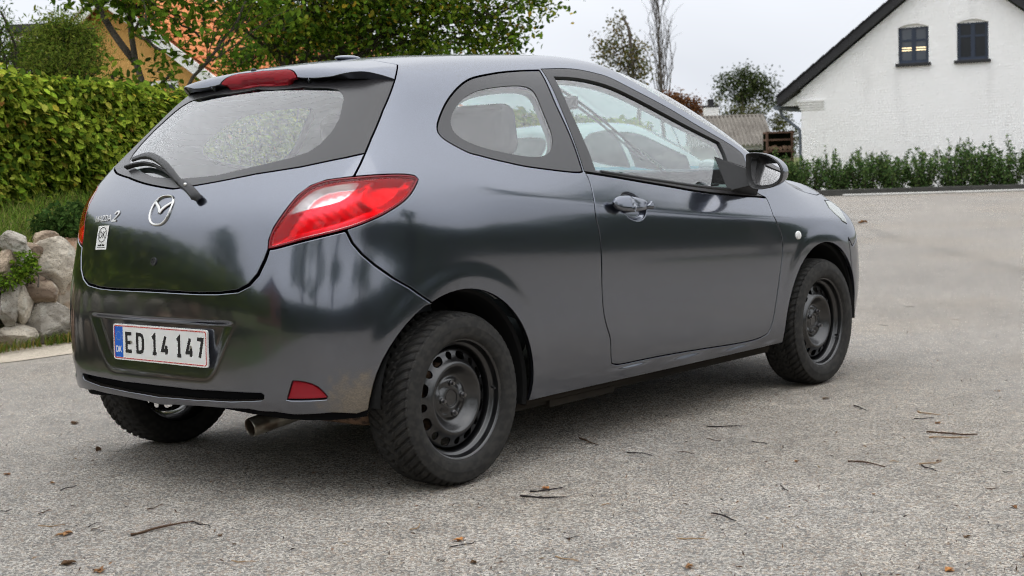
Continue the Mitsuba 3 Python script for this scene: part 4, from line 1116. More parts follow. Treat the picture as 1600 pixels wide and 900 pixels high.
# ================================================================ left: boulders, bank, clipped hedge
def stone_c(a, b, c):
    def fn(p, n, uv):
        f = fbm(p.x * 9, p.y * 9, p.z * 9, 4)
        s = noise(p.x * 160, p.y * 160, p.z * 160)
        k = mix(a, b, smoothstep(.3, .7, f))
        k = mix(k, c, smoothstep(.62, .8, s) * .6)
        lich = smoothstep(.60, .70, fbm(p.x * 14 + 5, p.y * 14, p.z * 14))
        return mix(k, (.42, .42, .37), lich * .35)
    return fn
def stone_h(p, n, uv):
    return fbm(p.x * 40, p.y * 40, p.z * 40, 4) + .4 * fbm(p.x * 12, p.y * 12, p.z * 12)
STONES = {'stone_pale': ((.35, .31, .25), (.56, .50, .41), (.18, .155, .13)), 'stone_pink': ((.42, .26, .17), (.56, .40, .29), (.24, .16, .12)),
          'stone_grey': ((.25, .225, .19), (.44, .41, .355), (.13, .12, .105)), 'stone_brown': ((.21, .155, .115), (.38, .30, .22), (.10, .08, .06))}
for k, v in STONES.items():
    mat(k, {'type': 'bumpmap', 'scale': .022, 'nested_texture': P_(stone_h, 2e-3), 'b': pr(P_(stone_c(*v)), .92, 0, .2)})
def boulder(c, size, seed, rot=0.0):
    g = np.random.default_rng(seed)
    m = trimesh.creation.icosphere(subdivisions=4)
    v = m.vertices
    for _ in range(13):                       # knock flats off it
        n = rand_unit(1, g)[0]; h = g.uniform(.52, .86)
        d = v @ n
        v = v - np.maximum(d - h, 0)[:, None] * n * .85
    o = rand_unit(1, g)[0] * 30
    v = v * (1 + .22 * (meshkit.fbm(v * 1.6 + o, 4, seed) - .5)[:, None] + .05 * (meshkit.fbm(v * 7 + o, 3, seed) - .5)[:, None])
    v = v * np.array(size)
    m.vertices = v
    return st(xf(m, rotz(rot, c)))
def on_wall(px, y, back=0.0):
    """a place on the boulder wall's face: r along it, height from how far up"""
    r = (px - 800) / 2307
    # face line through (-3.15, 9.09) with direction (.55, 1)
    d = (-3.15 - .55 * 9.09) / (r - .55) if 0 else None
    k = (-3.15 - r * 9.05) / (r * 1.0 - .60) if abs(r - .6) > 1e-6 else 0
    d = 9.05 + k
    z = 1.06 + ((255 - .0328 * (px - 800)) - y) / 2307 * d
    return np.array([r * d, d + back, z])
BL = [  # centre across and up, half width, half height (photo's proportions), kind
    (10, 382, 22, 16, 'stone_grey', 'pale grey boulder on top of the wall at its far left end'), (70, 416, 28, 35, 'stone_pale', 'large pale speckled boulder in the middle of the wall under the creeping plant'),
    (99, 407, 26, 23, 'stone_pink', 'pink granite boulder at the top of the wall beside the car'), (59, 376, 17, 10, 'stone_brown', 'small brown boulder on the wall top under the grass bank'),
    (3, 420, 12, 26, 'stone_brown', 'brown boulder halfway up the wall at the left edge'), (24, 420, 16, 25, 'stone_grey', 'grey boulder beside the creeping plant in the wall'),
    (110, 442, 16, 18, 'stone_pink', 'pinkish boulder behind the car bumper below the pink granite one'), (6, 474, 15, 28, 'stone_grey', 'grey rounded boulder low at the left edge of the wall'),
    (22, 482, 16, 27, 'stone_pale', 'upright beige boulder in the lower course of the wall'), (53, 461, 30, 19, 'stone_brown', 'wide brown boulder lying across the big squarish one'),
    (97, 465, 17, 33, 'stone_brown', 'tall dark brown boulder beside the car bumper'), (58, 506, 32, 25, 'stone_grey', 'big squarish grey boulder at the foot of the wall'),
    (14, 527, 22, 15, 'stone_pale', 'pale low boulder at the foot of the wall on the left'), (125, 380, 20, 14, 'stone_pale', 'pale boulder on the wall top hidden partly by the tail lamp'),
    (44, 441, 13, 12, 'stone_brown', 'small brown boulder wedged in the middle of the wall'), (84, 446, 12, 12, 'stone_pale', 'small pale boulder wedged beside the pink one'),
  (36, 395, 15, 14, 'stone_brown', 'rough brown boulder left of the large pale one near the wall top'), (118, 505, 16, 18, 'stone_brown', 'dark boulder at the foot of the wall beside the bumper'), (78, 388, 12, 10, 'stone_pink', 'small pinkish boulder on the wall top above the large pale one')]
for i, (px, y, hw_, hh_, kind, lab) in enumerate(BL):
    p = on_wall(px, y, .06 + .10 * (540 - y) / 160)
    s = p[1] / 2307
    put('boulder', boulder(p, (hw_ * s * 1.53, max(hw_, hh_) * s * 1.2, hh_ * s * 1.50), 100 + i, rng.uniform(-.3, .3)), kind, smooth=24, label=lab, cat='boulder')
# the wall goes on behind the car and out of the picture to the left (seen in the paintwork)
for i in list(range(14)) + [14, 15, 16, 17]:
    k = (i - 14) * .42 + (2.2 if i >= 14 else -.45)
    for row in range(2):
        r, d = -3.15 + .60 * k + rng.normal() * .03, 9.1 + k + .1 + row * .12
        if i >= 14 and -3.15 + .6 * k > 3: continue
        put('boulder', boulder((r, d, .17 + row * .32), (rng.uniform(.19, .27), rng.uniform(.2, .26), rng.uniform(.17, .22)), 300 + i * 3 + row, rng.uniform(0, 3)),
            list(STONES)[rng.integers(4)], smooth=40, label='weathered boulder of the wall beyond the stretch seen left of the car', cat='boulder', group='boulders of the wall out of sight')
# bank behind the boulders
def bank_xy(k, b):            # k along the wall, b back from its face
    return np.array([-3.15 + .60 * k - b * .857, 9.05 + k + b * .514])
ks, bs = np.linspace(-9, 8.5, 60), np.linspace(.12, 7, 40)
Pb = np.zeros((60, 40, 3))
for i, k in enumerate(ks):
    for j, b in enumerate(bs):
        q = bank_xy(k, b)
        Pb[i, j] = (*q, .55 + .28 * np.clip((b - .1) / 1.0, 0, 1) + .06 * meshkit.fbm(np.array([[q[0] * 1.5, q[1] * 1.5, 0]]))[0])
put('bank', st(gridmesh(Pb)), 'soil', smooth=True, kind='structure')
g = np.random.default_rng(21)
def grass(key, pts, h, g, label, cols=((.12, .21, .03), (.19, .28, .045), (.25, .26, .08))):
    n = len(pts)
    a = g.uniform(0, 2 * np.pi, n); hh = h * g.uniform(.5, 1.2, n); w = .0035 * g.uniform(.7, 1.4, n)
    lean = g.normal(size=(n, 2)) * .45 * hh[:, None]
    dx = np.stack([np.cos(a), np.sin(a), 0 * a], 1) * w[:, None]
    mid = pts + np.c_[lean * .35, hh * .6]; tip = pts + np.c_[lean, hh]
    P = np.stack([pts - dx, pts + dx, mid + dx * .7, mid - dx * .7, tip], 1)
    f = np.array([(0, 1, 2), (0, 2, 3), (3, 2, 4)])[None] + (np.arange(n) * 5)[:, None, None]
    return put_leaves(key, (M(P.reshape(-1, 3), f.reshape(-1, 3)), np.repeat(palette(cols, [1] * len(cols), n, g, .2), 5, 0)), label=label, cat='grass', kind='stuff')
n = 24000
k_, b_ = g.uniform(-2.0, 4.5, n), g.uniform(.12, 1.5, n)
q = np.stack([-3.15 + .60 * k_ - b_ * .857, 9.05 + k_ + b_ * .514], 1)
zb2 = .55 + .28 * np.clip((b_ - .1) / 1.0, 0, 1) + .06 * meshkit.fbm(np.c_[q * 1.5, 0 * b_])
pts = np.array([W(a, b, z) for (a, b), z in zip(q, zb2)])
grass('grass', pts, .11, g, 'mown green grass on the bank between the boulder wall and the hedge')
n = 1500
k_ = np.r_[g.uniform(-1.0, 1.4, n // 2), g.choice([-.2, .35, .62, 1.05], n // 2) + g.normal(size=n // 2) * .07]
b_ = -.06 - .12 * g.random(n)
pts = np.array([W(-3.15 + .60 * k - b * .857, 9.05 + k + b * .514, .02) for k, b in zip(k_, b_)])
grass('weeds', pts, .07, g, 'tufts of grass and weeds along the foot of the boulder wall', ((.08, .13, .02), (.14, .18, .03), (.22, .17, .05)))
# creeping plants among the stones
def bush(key, label, cen, rad, n, size, cols, wts, seed, cat='plant', shape='oval', group=None, stems=6, street=True):
    g = np.random.default_rng(seed)
    cen, rad = np.array(cen, float), np.array(rad, float)
    key = thing(key, label, cat, group)
    e = rand_unit(n, g) * (g.random((n, 1)) ** .4)
    e[:, 2] = np.abs(e[:, 2]) if rad[2] < 0 else e[:, 2]
    P = cen + e * np.abs(rad)
    P = (np.c_[P, np.ones(n)] @ SA.T)[:, :3]
    put_leaves(key + '__foliage', leaves(P, size * g.uniform(.6, 1.2, n), palette(cols, wts, n, g), g, shape), kind='stuff')
    root = (np.array([*(cen - [0, 0, abs(rad[2])]), 1]) @ SA.T)[:3]
    sm = []
    for i in g.integers(0, n, stems):
        q, r_ = branchy(root + g.normal(size=3) * [.05, .05, 0], P[i], .006, .0025, g, .1, 6)
        sm.append(tube(q, r_, 4))
    put(key + '__stem', cat_(*sm), 'twig', kind='stuff')
    return key
p = on_wall(48, 415, -.10)
bush('creeping_plant', 'leafy green plant creeping down over the boulders left of the car', p, (.085, .09, .11), 420, .034, GREENS[:3], [2, 3, 2], 31)
p = on_wall(14, 440, -.05)
bush('creeping_plant', 'small green plant growing low between the boulders at the left edge', p, (.07, .07, .06), 200, .028, GREENS[:3], [2, 3, 1], 32)
p = on_wall(105, 352, .25)
bush('ground_shrub', 'low leafy shrub on the bank beside the left tail lamp', p, (.30, .24, .15), 1900, .042, [(.05, .10, .025), (.08, .14, .035), (.03, .06, .015)], [2, 2, 1], 33)
# the clipped hedge
HG = thing('hedge', 'clipped green beech hedge with a few yellow leaves on the bank left of the car', 'hedge')
HR0, HD0, HU = -3.52, 10.35, np.array([.40, 1.0]) / math.hypot(.40, 1.0)
HN = np.array([HU[1], -HU[0]])              # towards the road
def hedge_pts(n, k0, k1, g, face_only=False):
    k = g.uniform(k0, k1, n); f = g.random(n)
    top = 1.81 - .010 * k
    P = np.zeros((n, 3)); Nn = np.zeros((n, 3))
    on_top = f > .80
    z = np.where(on_top, top, .62 + (top - .62) * g.random(n) ** .9)
    b = np.where(on_top, g.uniform(-1.1, 0, n), 0)
    lump = (meshkit.fbm(np.c_[k * 1.6, z * 2.2, 0 * k], 4, 5) - .5) * .36
    dep = -np.abs(g.normal(size=n)) * .15 + lump
    q = np.array([HR0, HD0]) + HU * k[:, None] + HN * (b + np.where(on_top, 0, dep) + .10 * (top - z) * 0)[:, None]
    z = z + np.where(on_top, dep * .7, 0)
    Nn[:, :2] = np.where(on_top[:, None], 0, HN); Nn[:, 2] = np.where(on_top, 1, .25)
    P[:, :2], P[:, 2] = q, z
    return (np.c_[P, np.ones(n)] @ SA.T)[:, :3], Nn @ SA[:3, :3].T, k
g = np.random.default_rng(44)
P, Nn, kk = hedge_pts(46000, -1.6, 5.2, g)
HC = [(.13, .205, .022), (.22, .30, .03), (.34, .40, .05), (.44, .46, .08), (.055, .095, .013), (.50, .40, .05), (.45, .23, .07)]
put_leaves(HG + '__foliage', leaves(P, .069 * g.uniform(.5, 1.3, len(P)), palette(HC, [3, 4, 3.2, 1.2, 2.5, .22, .10], len(P), g, .22), g, 'oval', .5, Nn, .8), kind='stuff')
P, Nn, kk = hedge_pts(9000, -13, -1.6, g)
P2, N2, _ = hedge_pts(9000, 5.2, 16, g)
P, Nn = np.vstack([P, P2]), np.vstack([Nn, N2])
put_leaves(HG + '__foliage_beyond', leaves(P, .16 * g.uniform(.7, 1.2, len(P)), palette(HC[:5], [3, 4, 3, 1, 2], len(P), g, .22), g, 'diamond', .5, Nn, .8), kind='stuff')
# inside: twiggy dark core
core = []
for k in np.arange(-13, 16, .16):
    q = np.array([HR0, HD0]) + HU * k - HN * g.uniform(.18, .6)
    b0 = W(q[0], q[1], .62); b1 = W(q[0] + g.normal() * .12, q[1] + g.normal() * .12, 1.74)
    pp, r_ = branchy(b0, b1, .016, .006, g, .1, 6); core.append(tube(pp, r_, 5))
put(HG + '__stem', cat_(*core), 'bark', kind='stuff')
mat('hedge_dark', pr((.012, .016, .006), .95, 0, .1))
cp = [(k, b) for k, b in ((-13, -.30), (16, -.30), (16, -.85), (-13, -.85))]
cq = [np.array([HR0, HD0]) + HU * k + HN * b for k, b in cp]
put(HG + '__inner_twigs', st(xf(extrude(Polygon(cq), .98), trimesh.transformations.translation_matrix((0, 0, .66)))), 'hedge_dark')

# the leaves nearest to us, one by one
gl2 = np.random.default_rng(46)
P, Nn, kk = hedge_pts(900, -.9, .9, gl2)
P = P[np.abs(kk) < .9]; Nn = Nn[np.abs(kk) < .9]
protos = []
for v_ in range(6):
    m_, c_ = leaves(np.zeros((1, 3)), np.array([1.0]), palette(HC[:4] + HC[5:6], [3, 4, 4, 2, .5], 1, gl2, .15), gl2, 'oval', .5)
    m_.vertices[:] = m_.vertices
    protos.append(mikit.ply(m_, 'leaf', color=c_))
for q, nv in list(zip(P, Nn))[:260]:
    k_ = number(HG + '__leaf')
    R_ = trimesh.transformations.random_rotation_matrix(gl2.random(3)) if 0 else trimesh.transformations.rotation_matrix(gl2.uniform(-1, 1), [0, 0, 1]) @ trimesh.transformations.rotation_matrix(gl2.uniform(-.6, .6), [1, 0, 0])
    R_[:3, :3] *= .08 * gl2.uniform(.8, 1.2)
    R_[:3, 3] = q + nv / np.linalg.norm(nv) * .03
    scene[k_] = {**protos[int(gl2.integers(6))], 'to_world': T(R_)}
# ================================================================ behind: yellow house, brown building, trees
mat('yellow_wall', pr(P_(lambda p, n, uv: mix((.50, .27, .075), (.62, .35, .11), fbm(p.x * 2, p.y * 2, p.z * 2))), .9))
mat('white_paint', pr(P_(lambda p, n, uv: mix((.66, .66, .63), (.80, .80, .78), fbm(p.x * 3, p.y * 3, p.z * 3))), .6))
mat('orange_tile', pr(P_(lambda p, n, uv: mix((.40, .145, .065), (.60, .26, .13), fbm(p.x * 6, p.y * 6, p.z * 6))), .85))
for v_, (a_, b_) in enumerate([((.44, .135, .045), (.62, .24, .085)), ((.48, .16, .055), (.66, .28, .11)), ((.37, .105, .036), (.56, .19, .065))]):
    mat(f'orange_tile_{v_}', pr(P_(lambda p, n, uv, a_=a_, b_=b_: mix(a_, b_, fbm(p.x * 6, p.y * 6, p.z * 6))), .85))
mat('dark_window', {'type': 'roughplastic', 'alpha': .03, 'int_ior': 1.42, 'diffuse_reflectance': rgb(.012, .014, .016)})
def house_axes(o, u):          # u: direction along the gable wall (street axes), second axis away from us
    u = np.array(u, float) / np.linalg.norm(u); v = np.array([-u[1], u[0]])
    return SA @ frame([*o, 0], [*u, 0], [*v, 0], [0, 0, 1])
YH = thing('yellow_house', 'yellow house with white bargeboards and orange tiled roof behind the trees at left', 'house')
A = house_axes((-9.36, 36), (.87, -.5))
WH, EZ, RZ, LN = 4.0, 2.75, 5.38, 9.0
put(YH + '__wall', xf(extrude(Polygon([(-WH, 0), (WH, 0), (WH, EZ), (0, RZ), (-WH, EZ)]), LN), A @ frame((0, LN, 0), [1, 0, 0], [0, 0, 1], [0, -1, 0])), 'yellow_wall')
sl = math.atan2(RZ - EZ, WH); L_ = math.hypot(RZ - EZ, WH)
RK = YH + '__roof'
def slope_frame(sg, y0=0.0, lift=.04):
    return A @ frame((0, y0, RZ + lift), [sg * math.cos(sl), 0, -math.sin(sl)], [0, 1, 0] if sg > 0 else [0, 1, 0], np.cross([sg * math.cos(sl), 0, -math.sin(sl)], [0, 1, 0]) * (1 if sg < 0 else 1))
tiles = []
def tile_strip(sg):
    x = np.linspace(0, L_ + .35, 30); y = np.linspace(-.45, LN, 240)
    X, Y = np.meshgrid(x, y, indexing='ij')
    Z = .02 * np.abs(np.sin(Y * np.pi / .23)) + .03 * ((X / .33) % 1)
    q = np.stack([sg * X * math.cos(sl) + sg * Z * math.sin(sl), Y, RZ + .10 - X * math.sin(sl) + Z * math.cos(sl)], -1)
    return xf(gridmesh(q), A)
tile = gridmesh(np.stack([np.stack([x_, y_, .022 * np.cos(y_ / .22 * 2 * np.pi) + .03 * x_ / .36], -1) for x_, y_ in [(np.full(9, v), np.linspace(0, .215, 9)) for v in (0, .36)]]))
tile = cat_(tile, gridmesh(np.stack([np.stack([np.full(9, .36), np.linspace(0, .215, 9), .022 * np.cos(np.linspace(0, .215, 9) / .22 * 2 * np.pi) + z_], -1) for z_ in (.03, .0)])))
put(RK, cat_(tile_strip(1), tile_strip(-1)), 'orange_tile', smooth=30, kind='stuff')
shared = None
gt = np.random.default_rng(401)
for i in range(12):
    for j in range(25):
        q0 = np.array([i * .33 * math.cos(sl) + .07 * math.sin(sl), -.45 + j * .22, RZ + .10 - i * .33 * math.sin(sl) + .07 * math.cos(sl)])
        B = A @ frame(q0, [math.cos(sl), 0, -math.sin(sl)], [0, 1, 0], [math.sin(sl), 0, math.cos(sl)]) @ rotz(gt.normal() * .012)
        k_ = number(RK + '__tile')
        if shared is None:
            shared = {v: mikit.ply(tile, f'orange_tile_{v}', smooth=40) for v in range(3)}
        scene[k_] = {**shared[int(gt.integers(3))], 'to_world': T(B)}
for sg in (-1, 1):
    e = np.array([(0, RZ + .02), (sg * (WH + .35), RZ + .02 - (WH + .35) * math.tan(sl)), (sg * (WH + .35), RZ - .20 - (WH + .35) * math.tan(sl)), (0, RZ - .20)])
    put(YH + '__bargeboard', xf(extrude(Polygon(e), .06), A @ frame((0, -.40, 0), [1, 0, 0], [0, 0, 1], [0, -1, 0])), 'white_paint')
    e2 = e + np.array([0, .12]); e2[2:] = e2[2:] + np.array([0, .14])
    put(YH + '__verge_board', xf(extrude(Polygon(e2), .05), A @ frame((0, -.46, 0), [1, 0, 0], [0, 0, 1], [0, -1, 0])), 'white_paint')
YW_ = YH + '__window'
wx, wz = 1.45, 2.55
put(YW_, xf(cat_(bx(wx - .5, wx + .5, -.05, .05, wz + .62, wz + .72), bx(wx - .5, wx + .5, -.05, .05, wz - .5, wz - .42), bx(wx - .5, wx - .43, -.045, .05, wz - .42, wz + .62), bx(wx + .43, wx + .5, -.045, .05, wz - .42, wz + .62), bx(wx - .035, wx + .035, -.04, .05, wz - .42, wz + .62)), A), 'white_paint')
put(YW_ + '__pane', xf(bx(wx - .43, wx + .43, -.02, .03, wz - .42, wz + .62), A), 'dark_window')
# brown building
mat('brown_board', pr(P_(lambda p, n, uv: mix((.10, .075, .065), (.19, .145, .12), fbm(p.x * 5, p.y * 5, p.z * 1.2))), .85))
BB = thing('brown_building', 'flat-roofed brown timber building behind the shrubs at the upper left', 'building')
A = house_axes((-15.2, 46), (1, -.05))
put(BB + '__wall', xf(bx(0, 3.0, 0, 5, 0, 5.55), A), 'brown_board')
for i in range(18):
    put(BB + '__board', xf(bx(.02 + i * .166, .155 + i * .166, -.03, -.002, 2.5, 5.50), A), 'brown_board')
put(BB + '__cornice', xf(bx(-.10, 3.1, -.12, 5, 5.56, 5.80), A), 'black_plastic')
put(BB + '__frieze', xf(cat_(*[bx(.05 + i * .25, .20 + i * .25, -.055, -.031, 5.25, 5.42) for i in range(12)]), A), 'white_paint', kind='stuff')
def clump(px, y, d, rx, rz, ry=None):
    """crown clump where sight lines meet distance d; radii in metres"""
    r = (px - 800) / 2307 * d
    z = 1.06 + ((255 - .0328 * (px - 800)) - y) / 2307 * d
    return W(r, d, z), (rx, ry or rx, rz)
def foot(px, d):
    return W((px - 800) / 2307 * d, d, .6 if px < 700 else 0)
tree('broadleaf_tree', 'tree with a dark forked trunk in front of the yellow house', foot(238, 14.5), clump(232, -60, 14.5, 1, 1)[0],
     [clump(190, -20, 14.2, .55, .40), clump(262, 10, 14.2, .42, .30), clump(300, -20, 14.5, .6, .34), clump(248, 36, 14.0, .20, .16), clump(330, 60, 14.6, .25, .2), clump(268, 80, 14.2, .2, .10), clump(150, -60, 14.8, .8, .45), clump(420, -10, 14.6, .6, .35),
      clump(285, 116, 14.2, .30, .10), clump(190, 118, 14.0, .3, .10)], .046, 3400, .085, GREENS, [3, 4, 3, 1.2, 2], 51, shape='oval')
g = np.random.default_rng(77)
lm = []
for (a, b, r0, r1) in [((228, 98), (198, 55), .036, .034), ((198, 55), (176, 12), .034, .030), ((176, 12), (160, -40), .030, .026)]:
    p0, p1 = clump(*a, 14.6, 1, 1)[0], clump(*b, 14.4, 1, 1)[0]
    lm.append((p0, r0))
lm.append((p1, r1))
lp = CubicSpline(np.arange(4), np.array([x[0] for x in lm]))(np.linspace(0, 3, 20))
put('broadleaf_tree__limb', tube(lp, np.interp(np.linspace(0, 3, 20), np.arange(4), [x[1] for x in lm]), 9), 'bark', smooth=True)
YEL = GREENS + [(.40, .27, .03), (.30, .24, .03)]
tree('broadleaf_tree', 'spreading tree with yellowing leaves behind the roof of the dark car', foot(468, 17), clump(470, -60, 17, 1, 1)[0],
     [clump(430, 8, 16.5, .7, .35), clump(500, 30, 16.5, .6, .30), clump(560, 5, 16.5, .75, .40), clump(630, 25, 16.6, .7, .36), clump(700, 10, 16.6, .65, .38), clump(760, 20, 16.6, .55, .36), clump(800, 45, 16.6, .42, .26),
      clump(840, 0, 16.6, .45, .22), clump(690, 60, 16.8, .5, .22), clump(590, 62, 16.8, .6, .20), clump(480, 68, 16.8, .5, .18), clump(385, 30, 16.6, .3, .2), clump(740, 66, 16.8, .4, .18), clump(806, 76, 17, .22, .10), clump(868, 8, 16.6, .2, .08), clump(540, -45, 16.6, 1.2, .4), clump(720, -45, 16.6, 1.0, .4)],
     .075, 13000, .072, YEL, [3, 4, 3, 1.5, 2.5, .4, .5], 52, shape='oval', group=None)
tree('broadleaf_tree', 'darker tree filling the gap behind the spreading tree', foot(540, 22), clump(540, 20, 22, 1, 1)[0],
     [clump(385, 80, 21, .4, .25), clump(430, 75, 21, .7, .3), clump(520, 60, 21, .8, .4), clump(600, 70, 21.5, .8, .3), clump(660, 80, 22, .7, .22), clump(720, 78, 22, .6, .2), clump(480, 40, 22, .8, .4), clump(400, 95, 21, .8, .2)], .10, 5200, .09, GREENS, [3, 3, 1, .5, 4], 53)
tree('young_tree', 'bushy light green tree in front of the brown building', foot(110, 16), clump(110, 60, 16, 1, 1)[0],
     [clump(70, 85, 16, .40, .28), clump(105, 65, 16, .42, .26), clump(140, 70, 16, .38, .30), clump(150, 98, 16, .30, .22), clump(100, 105, 15.6, .6, .2), clump(120, 45, 16, .22, .16), clump(160, 55, 16.2, .12, .12)], .05, 13000, .062, [(.13, .19, .028), (.19, .25, .04), (.25, .28, .055), (.07, .11, .02)], [3, 3, 2, 2], 54, shape='slim')
tree('young_tree', 'green tree at the far left edge above the hedge', foot(12, 15), clump(12, 50, 15, 1, 1)[0],
     [clump(5, 60, 15, .30, .22), clump(28, 85, 15, .22, .2), clump(30, 45, 15, .14, .16), clump(-30, 40, 15, .5, .4), clump(6, 25, 15, .14, .10), clump(26, 22, 15.2, .07, .08)], .05, 2600, .055, GREENS, [3, 3, 1, .5, 2], 55, shape='slim')
# far trees right of the car's roof
def bare(name, label, px, y0, d, width, seed, n=36, rbase=.10):
    g = np.random.default_rng(seed)
    key = thing(name, label, 'tree')
    b = foot(px, d); t, _ = clump(px, y0, d, 1, 1)
    path, rad = branchy(b, t, rbase, .012, g, .02, 24)
    put(key + '__trunk', tube(path, rad, 7), 'bark', smooth=True)
    out, fine = [], []
    for i in range(n):
        f = g.uniform(.30, .97); q = path[int(f * 23)]
        h = (1 - f) * (t[2] - b[2]) * .45 + .4
        a = g.uniform(0, 2 * np.pi)
        e = q + np.array([math.cos(a), math.sin(a), 0]) * width * g.uniform(.5, 1.1) * (1.1 - f * .6) + np.array([0, 0, h * g.uniform(.8, 1.5)])
        e[2] = min(e[2], t[2] + .3)
        bp, br = branchy(q, e, .030 * (1.15 - f), .008, g, .08, 8); out.append(tube(bp, br, 5))
        for _ in range(6):
            s = bp[g.integers(2, 8)]; e2 = s + g.normal(size=3) * [.22, .22, .1] + [0, 0, g.uniform(.3, .8)]
            bp2, br2 = branchy(s, e2, .0065, .0035, g, .1, 5); fine.append(tube(bp2, br2, 4))
    put(key + '__bough', cat_(*out), 'bark', smooth=True, kind='stuff')
    put(key + '__twig', cat_(*fine), 'twig', kind='stuff')
    return key
bare('bare_tree', 'tall slender bare tree standing against the sky behind the car', 1037, -6, 58, .75, 61)
AU = [(.13, .12, .04), (.15, .12, .045), (.09, .11, .035), (.18, .14, .05)]
tree('autumn_tree', 'thinning autumn tree with olive and brown leaves left of the bare tree', foot(990, 54), clump(985, 30, 54, 1, 1)[0],
     [clump(978, 45, 54, .45, .5), clump(965, 75, 54, .6, .5), clump(1000, 80, 54, .6, .6), clump(985, 105, 54, .8, .5), clump(1010, 115, 54, .7, .4), clump(955, 95, 54, .35, .3)], .10, 2000, .14, AU, [1, 1, 1, .6], 62)
tree('copper_shrub', 'rust brown shrub behind the windscreen pillar of the car', foot(1080, 50), clump(1080, 165, 50, 1, 1)[0],
     [clump(1070, 160, 50, .55, .3), clump(1090, 168, 50, .45, .35), clump(1050, 158, 50, .5, .3), clump(1100, 185, 50, .4, .4)], .05, 3200, .10, [(.17, .075, .03), (.11, .05, .025), (.23, .11, .04)], [2, 2, 1], 63, cat='shrub')
tree('round_tree', 'round-topped green tree above the corrugated shed roof', foot(1172, 78), clump(1172, 130, 78, 1, 1)[0],
     [clump(1150, 130, 78, .7, .6), clump(1172, 120, 78, .7, .5), clump(1198, 130, 78, .8, .7), clump(1210, 155, 78, .6, .6), clump(1160, 160, 78, .7, .5), clump(1135, 150, 78, .35, .35), clump(1178, 145, 78, .8, .7)], .14, 4200, .17, [(.06, .08, .03), (.09, .11, .045), (.04, .055, .022)], [2, 2, 2], 64)
tree('background_shrub', 'mixed low shrub behind the chimney and the shed roof', foot(1150, 62), clump(1150, 178, 62, 1, 1)[0],
     [clump(1125, 165, 62, .4, .4), clump(1150, 182, 62, .7, .4), clump(1190, 180, 62, .8, .4), clump(1225, 190, 62, .6, .6), clump(1240, 215, 60, .5, .6)], .05, 3000, .12, [(.08, .09, .03), (.12, .12, .04), (.05, .06, .02)], [2, 2, 2], 65, cat='shrub')
# ================================================================ right: white house, shed, firewood, shrubs
def white_c(p, n, uv):
    f = fbm(p.x * .8, p.y * .8, p.z * .8)
    st_ = smoothstep(.55, .8, fbm(p.x * 2.6, p.y * 2.6, p.z * .35, 4))
    return mix((.80, .80, .785), (.87, .87, .86), f) * (1 - .10 * st_)
mat('white_brick', pr(P_(white_c), .8, 0, .2))
mat('roof_black', pr((.016, .016, .018), .65))
mat('frame_blue', pr((.016, .026, .048), .4))
mat('lead', pr((.10, .12, .14), .5))
WHK = thing('white_house', 'white-painted brick house with a black roof and two dark blue attic windows', 'house')
ua = math.radians(-25)
A = house_axes((8.14, 41), (math.cos(ua), math.sin(ua)))
HW, LEN, SLP, APZ = 8.06, 11, .775, 5.92
def eave(t): return APZ - abs(t - HW / 2) * SLP
gable = Polygon([(0, 0), (HW, 0), (HW, eave(HW)), (HW / 2, APZ), (0, eave(0))])
WIN = [(3.04, 3.37, 4.40), (4.56, 3.37, 4.42)]
def arch_win(t, z0, z1, w=.40, rise=.09):
    a = np.linspace(0, 1, 13)
    return Polygon([(t - w, z0), (t + w, z0), *[(t + w - 2 * w * k, z1 - rise + rise * 4 * k * (1 - k)) for k in a]])
g_cut = gable
for t, z0, z1 in WIN:
    g_cut = g_cut.difference(arch_win(t, z0, z1))
put(WHK + '__wall', xf(extrude(g_cut, .30), A @ frame((0, .30, 0), [1, 0, 0], [0, 0, 1], [0, -1, 0])), 'white_brick')
gb = np.random.default_rng(402)
inner = g_cut.buffer(-.004); shapely.prepare(inner)
rows_, rest = [], []
for r_ in range(int(APZ / .0667)):
    for c_ in range(-1, 36):
        b_ = box(c_ * .238 + .119 * (r_ % 2) + .005, r_ * .0667 + .005, c_ * .238 + .119 * (r_ % 2) + .233, r_ * .0667 + .0617)
        if not inner.intersects(b_): continue
        q = b_ if inner.contains(b_) else inner.intersection(b_)
        for g_ in getattr(q, 'geoms', [q]):
            if g_.geom_type != 'Polygon' or g_.area < .002: continue
            x0, z0, x1, z1 = g_.bounds
            d_ = .0035 + gb.random() * .003
            if g_.equals(b_):
                m_ = M(np.array([(x0, 0, z0), (x1, 0, z0), (x1, 0, z1), (x0, 0, z1), (x0 + .006, -d_ + gb.normal() * .0015, z0 + .005), (x1 - .006, -d_ + gb.normal() * .0015, z0 + .005), (x1 - .006, -d_ + gb.normal() * .0015, z1 - .005), (x0 + .006, -d_ + gb.normal() * .0015, z1 - .005)]),
                       [(4, 5, 6), (4, 6, 7), (0, 1, 5), (0, 5, 4), (1, 2, 6), (1, 6, 5), (2, 3, 7), (2, 7, 6), (3, 0, 4), (3, 4, 7)])
                if z0 > 2.2: rows_.append((abs(x0 - 3.4) + abs(z0 - 4), m_)); continue
            else:
                m_ = xf(extrude(g_, d_), frame((0, 0, 0), [1, 0, 0], [0, 0, 1], [0, -1, 0]))
            rest.append(m_)
rows_.sort(key=lambda t: t[0])
for _, m_ in rows_[:300]:
    put(WHK + '__wall__brick', xf(m_, A), 'white_brick')
put(WHK + '__wall__brickwork', xf(cat_(*rest, *[m_ for _, m_ in rows_[300:]]), A), 'white_brick', kind='stuff')
put(WHK + '__side_wall', xf(cat_(bx(0, .3, .305, LEN, 0, eave(0) - .02), bx(HW - .3, HW, .305, LEN, 0, eave(HW) - .02), bx(.305, HW - .305, LEN - .3, LEN, 0, 2.4)), A), 'white_brick' if 0 else 'white_paint')
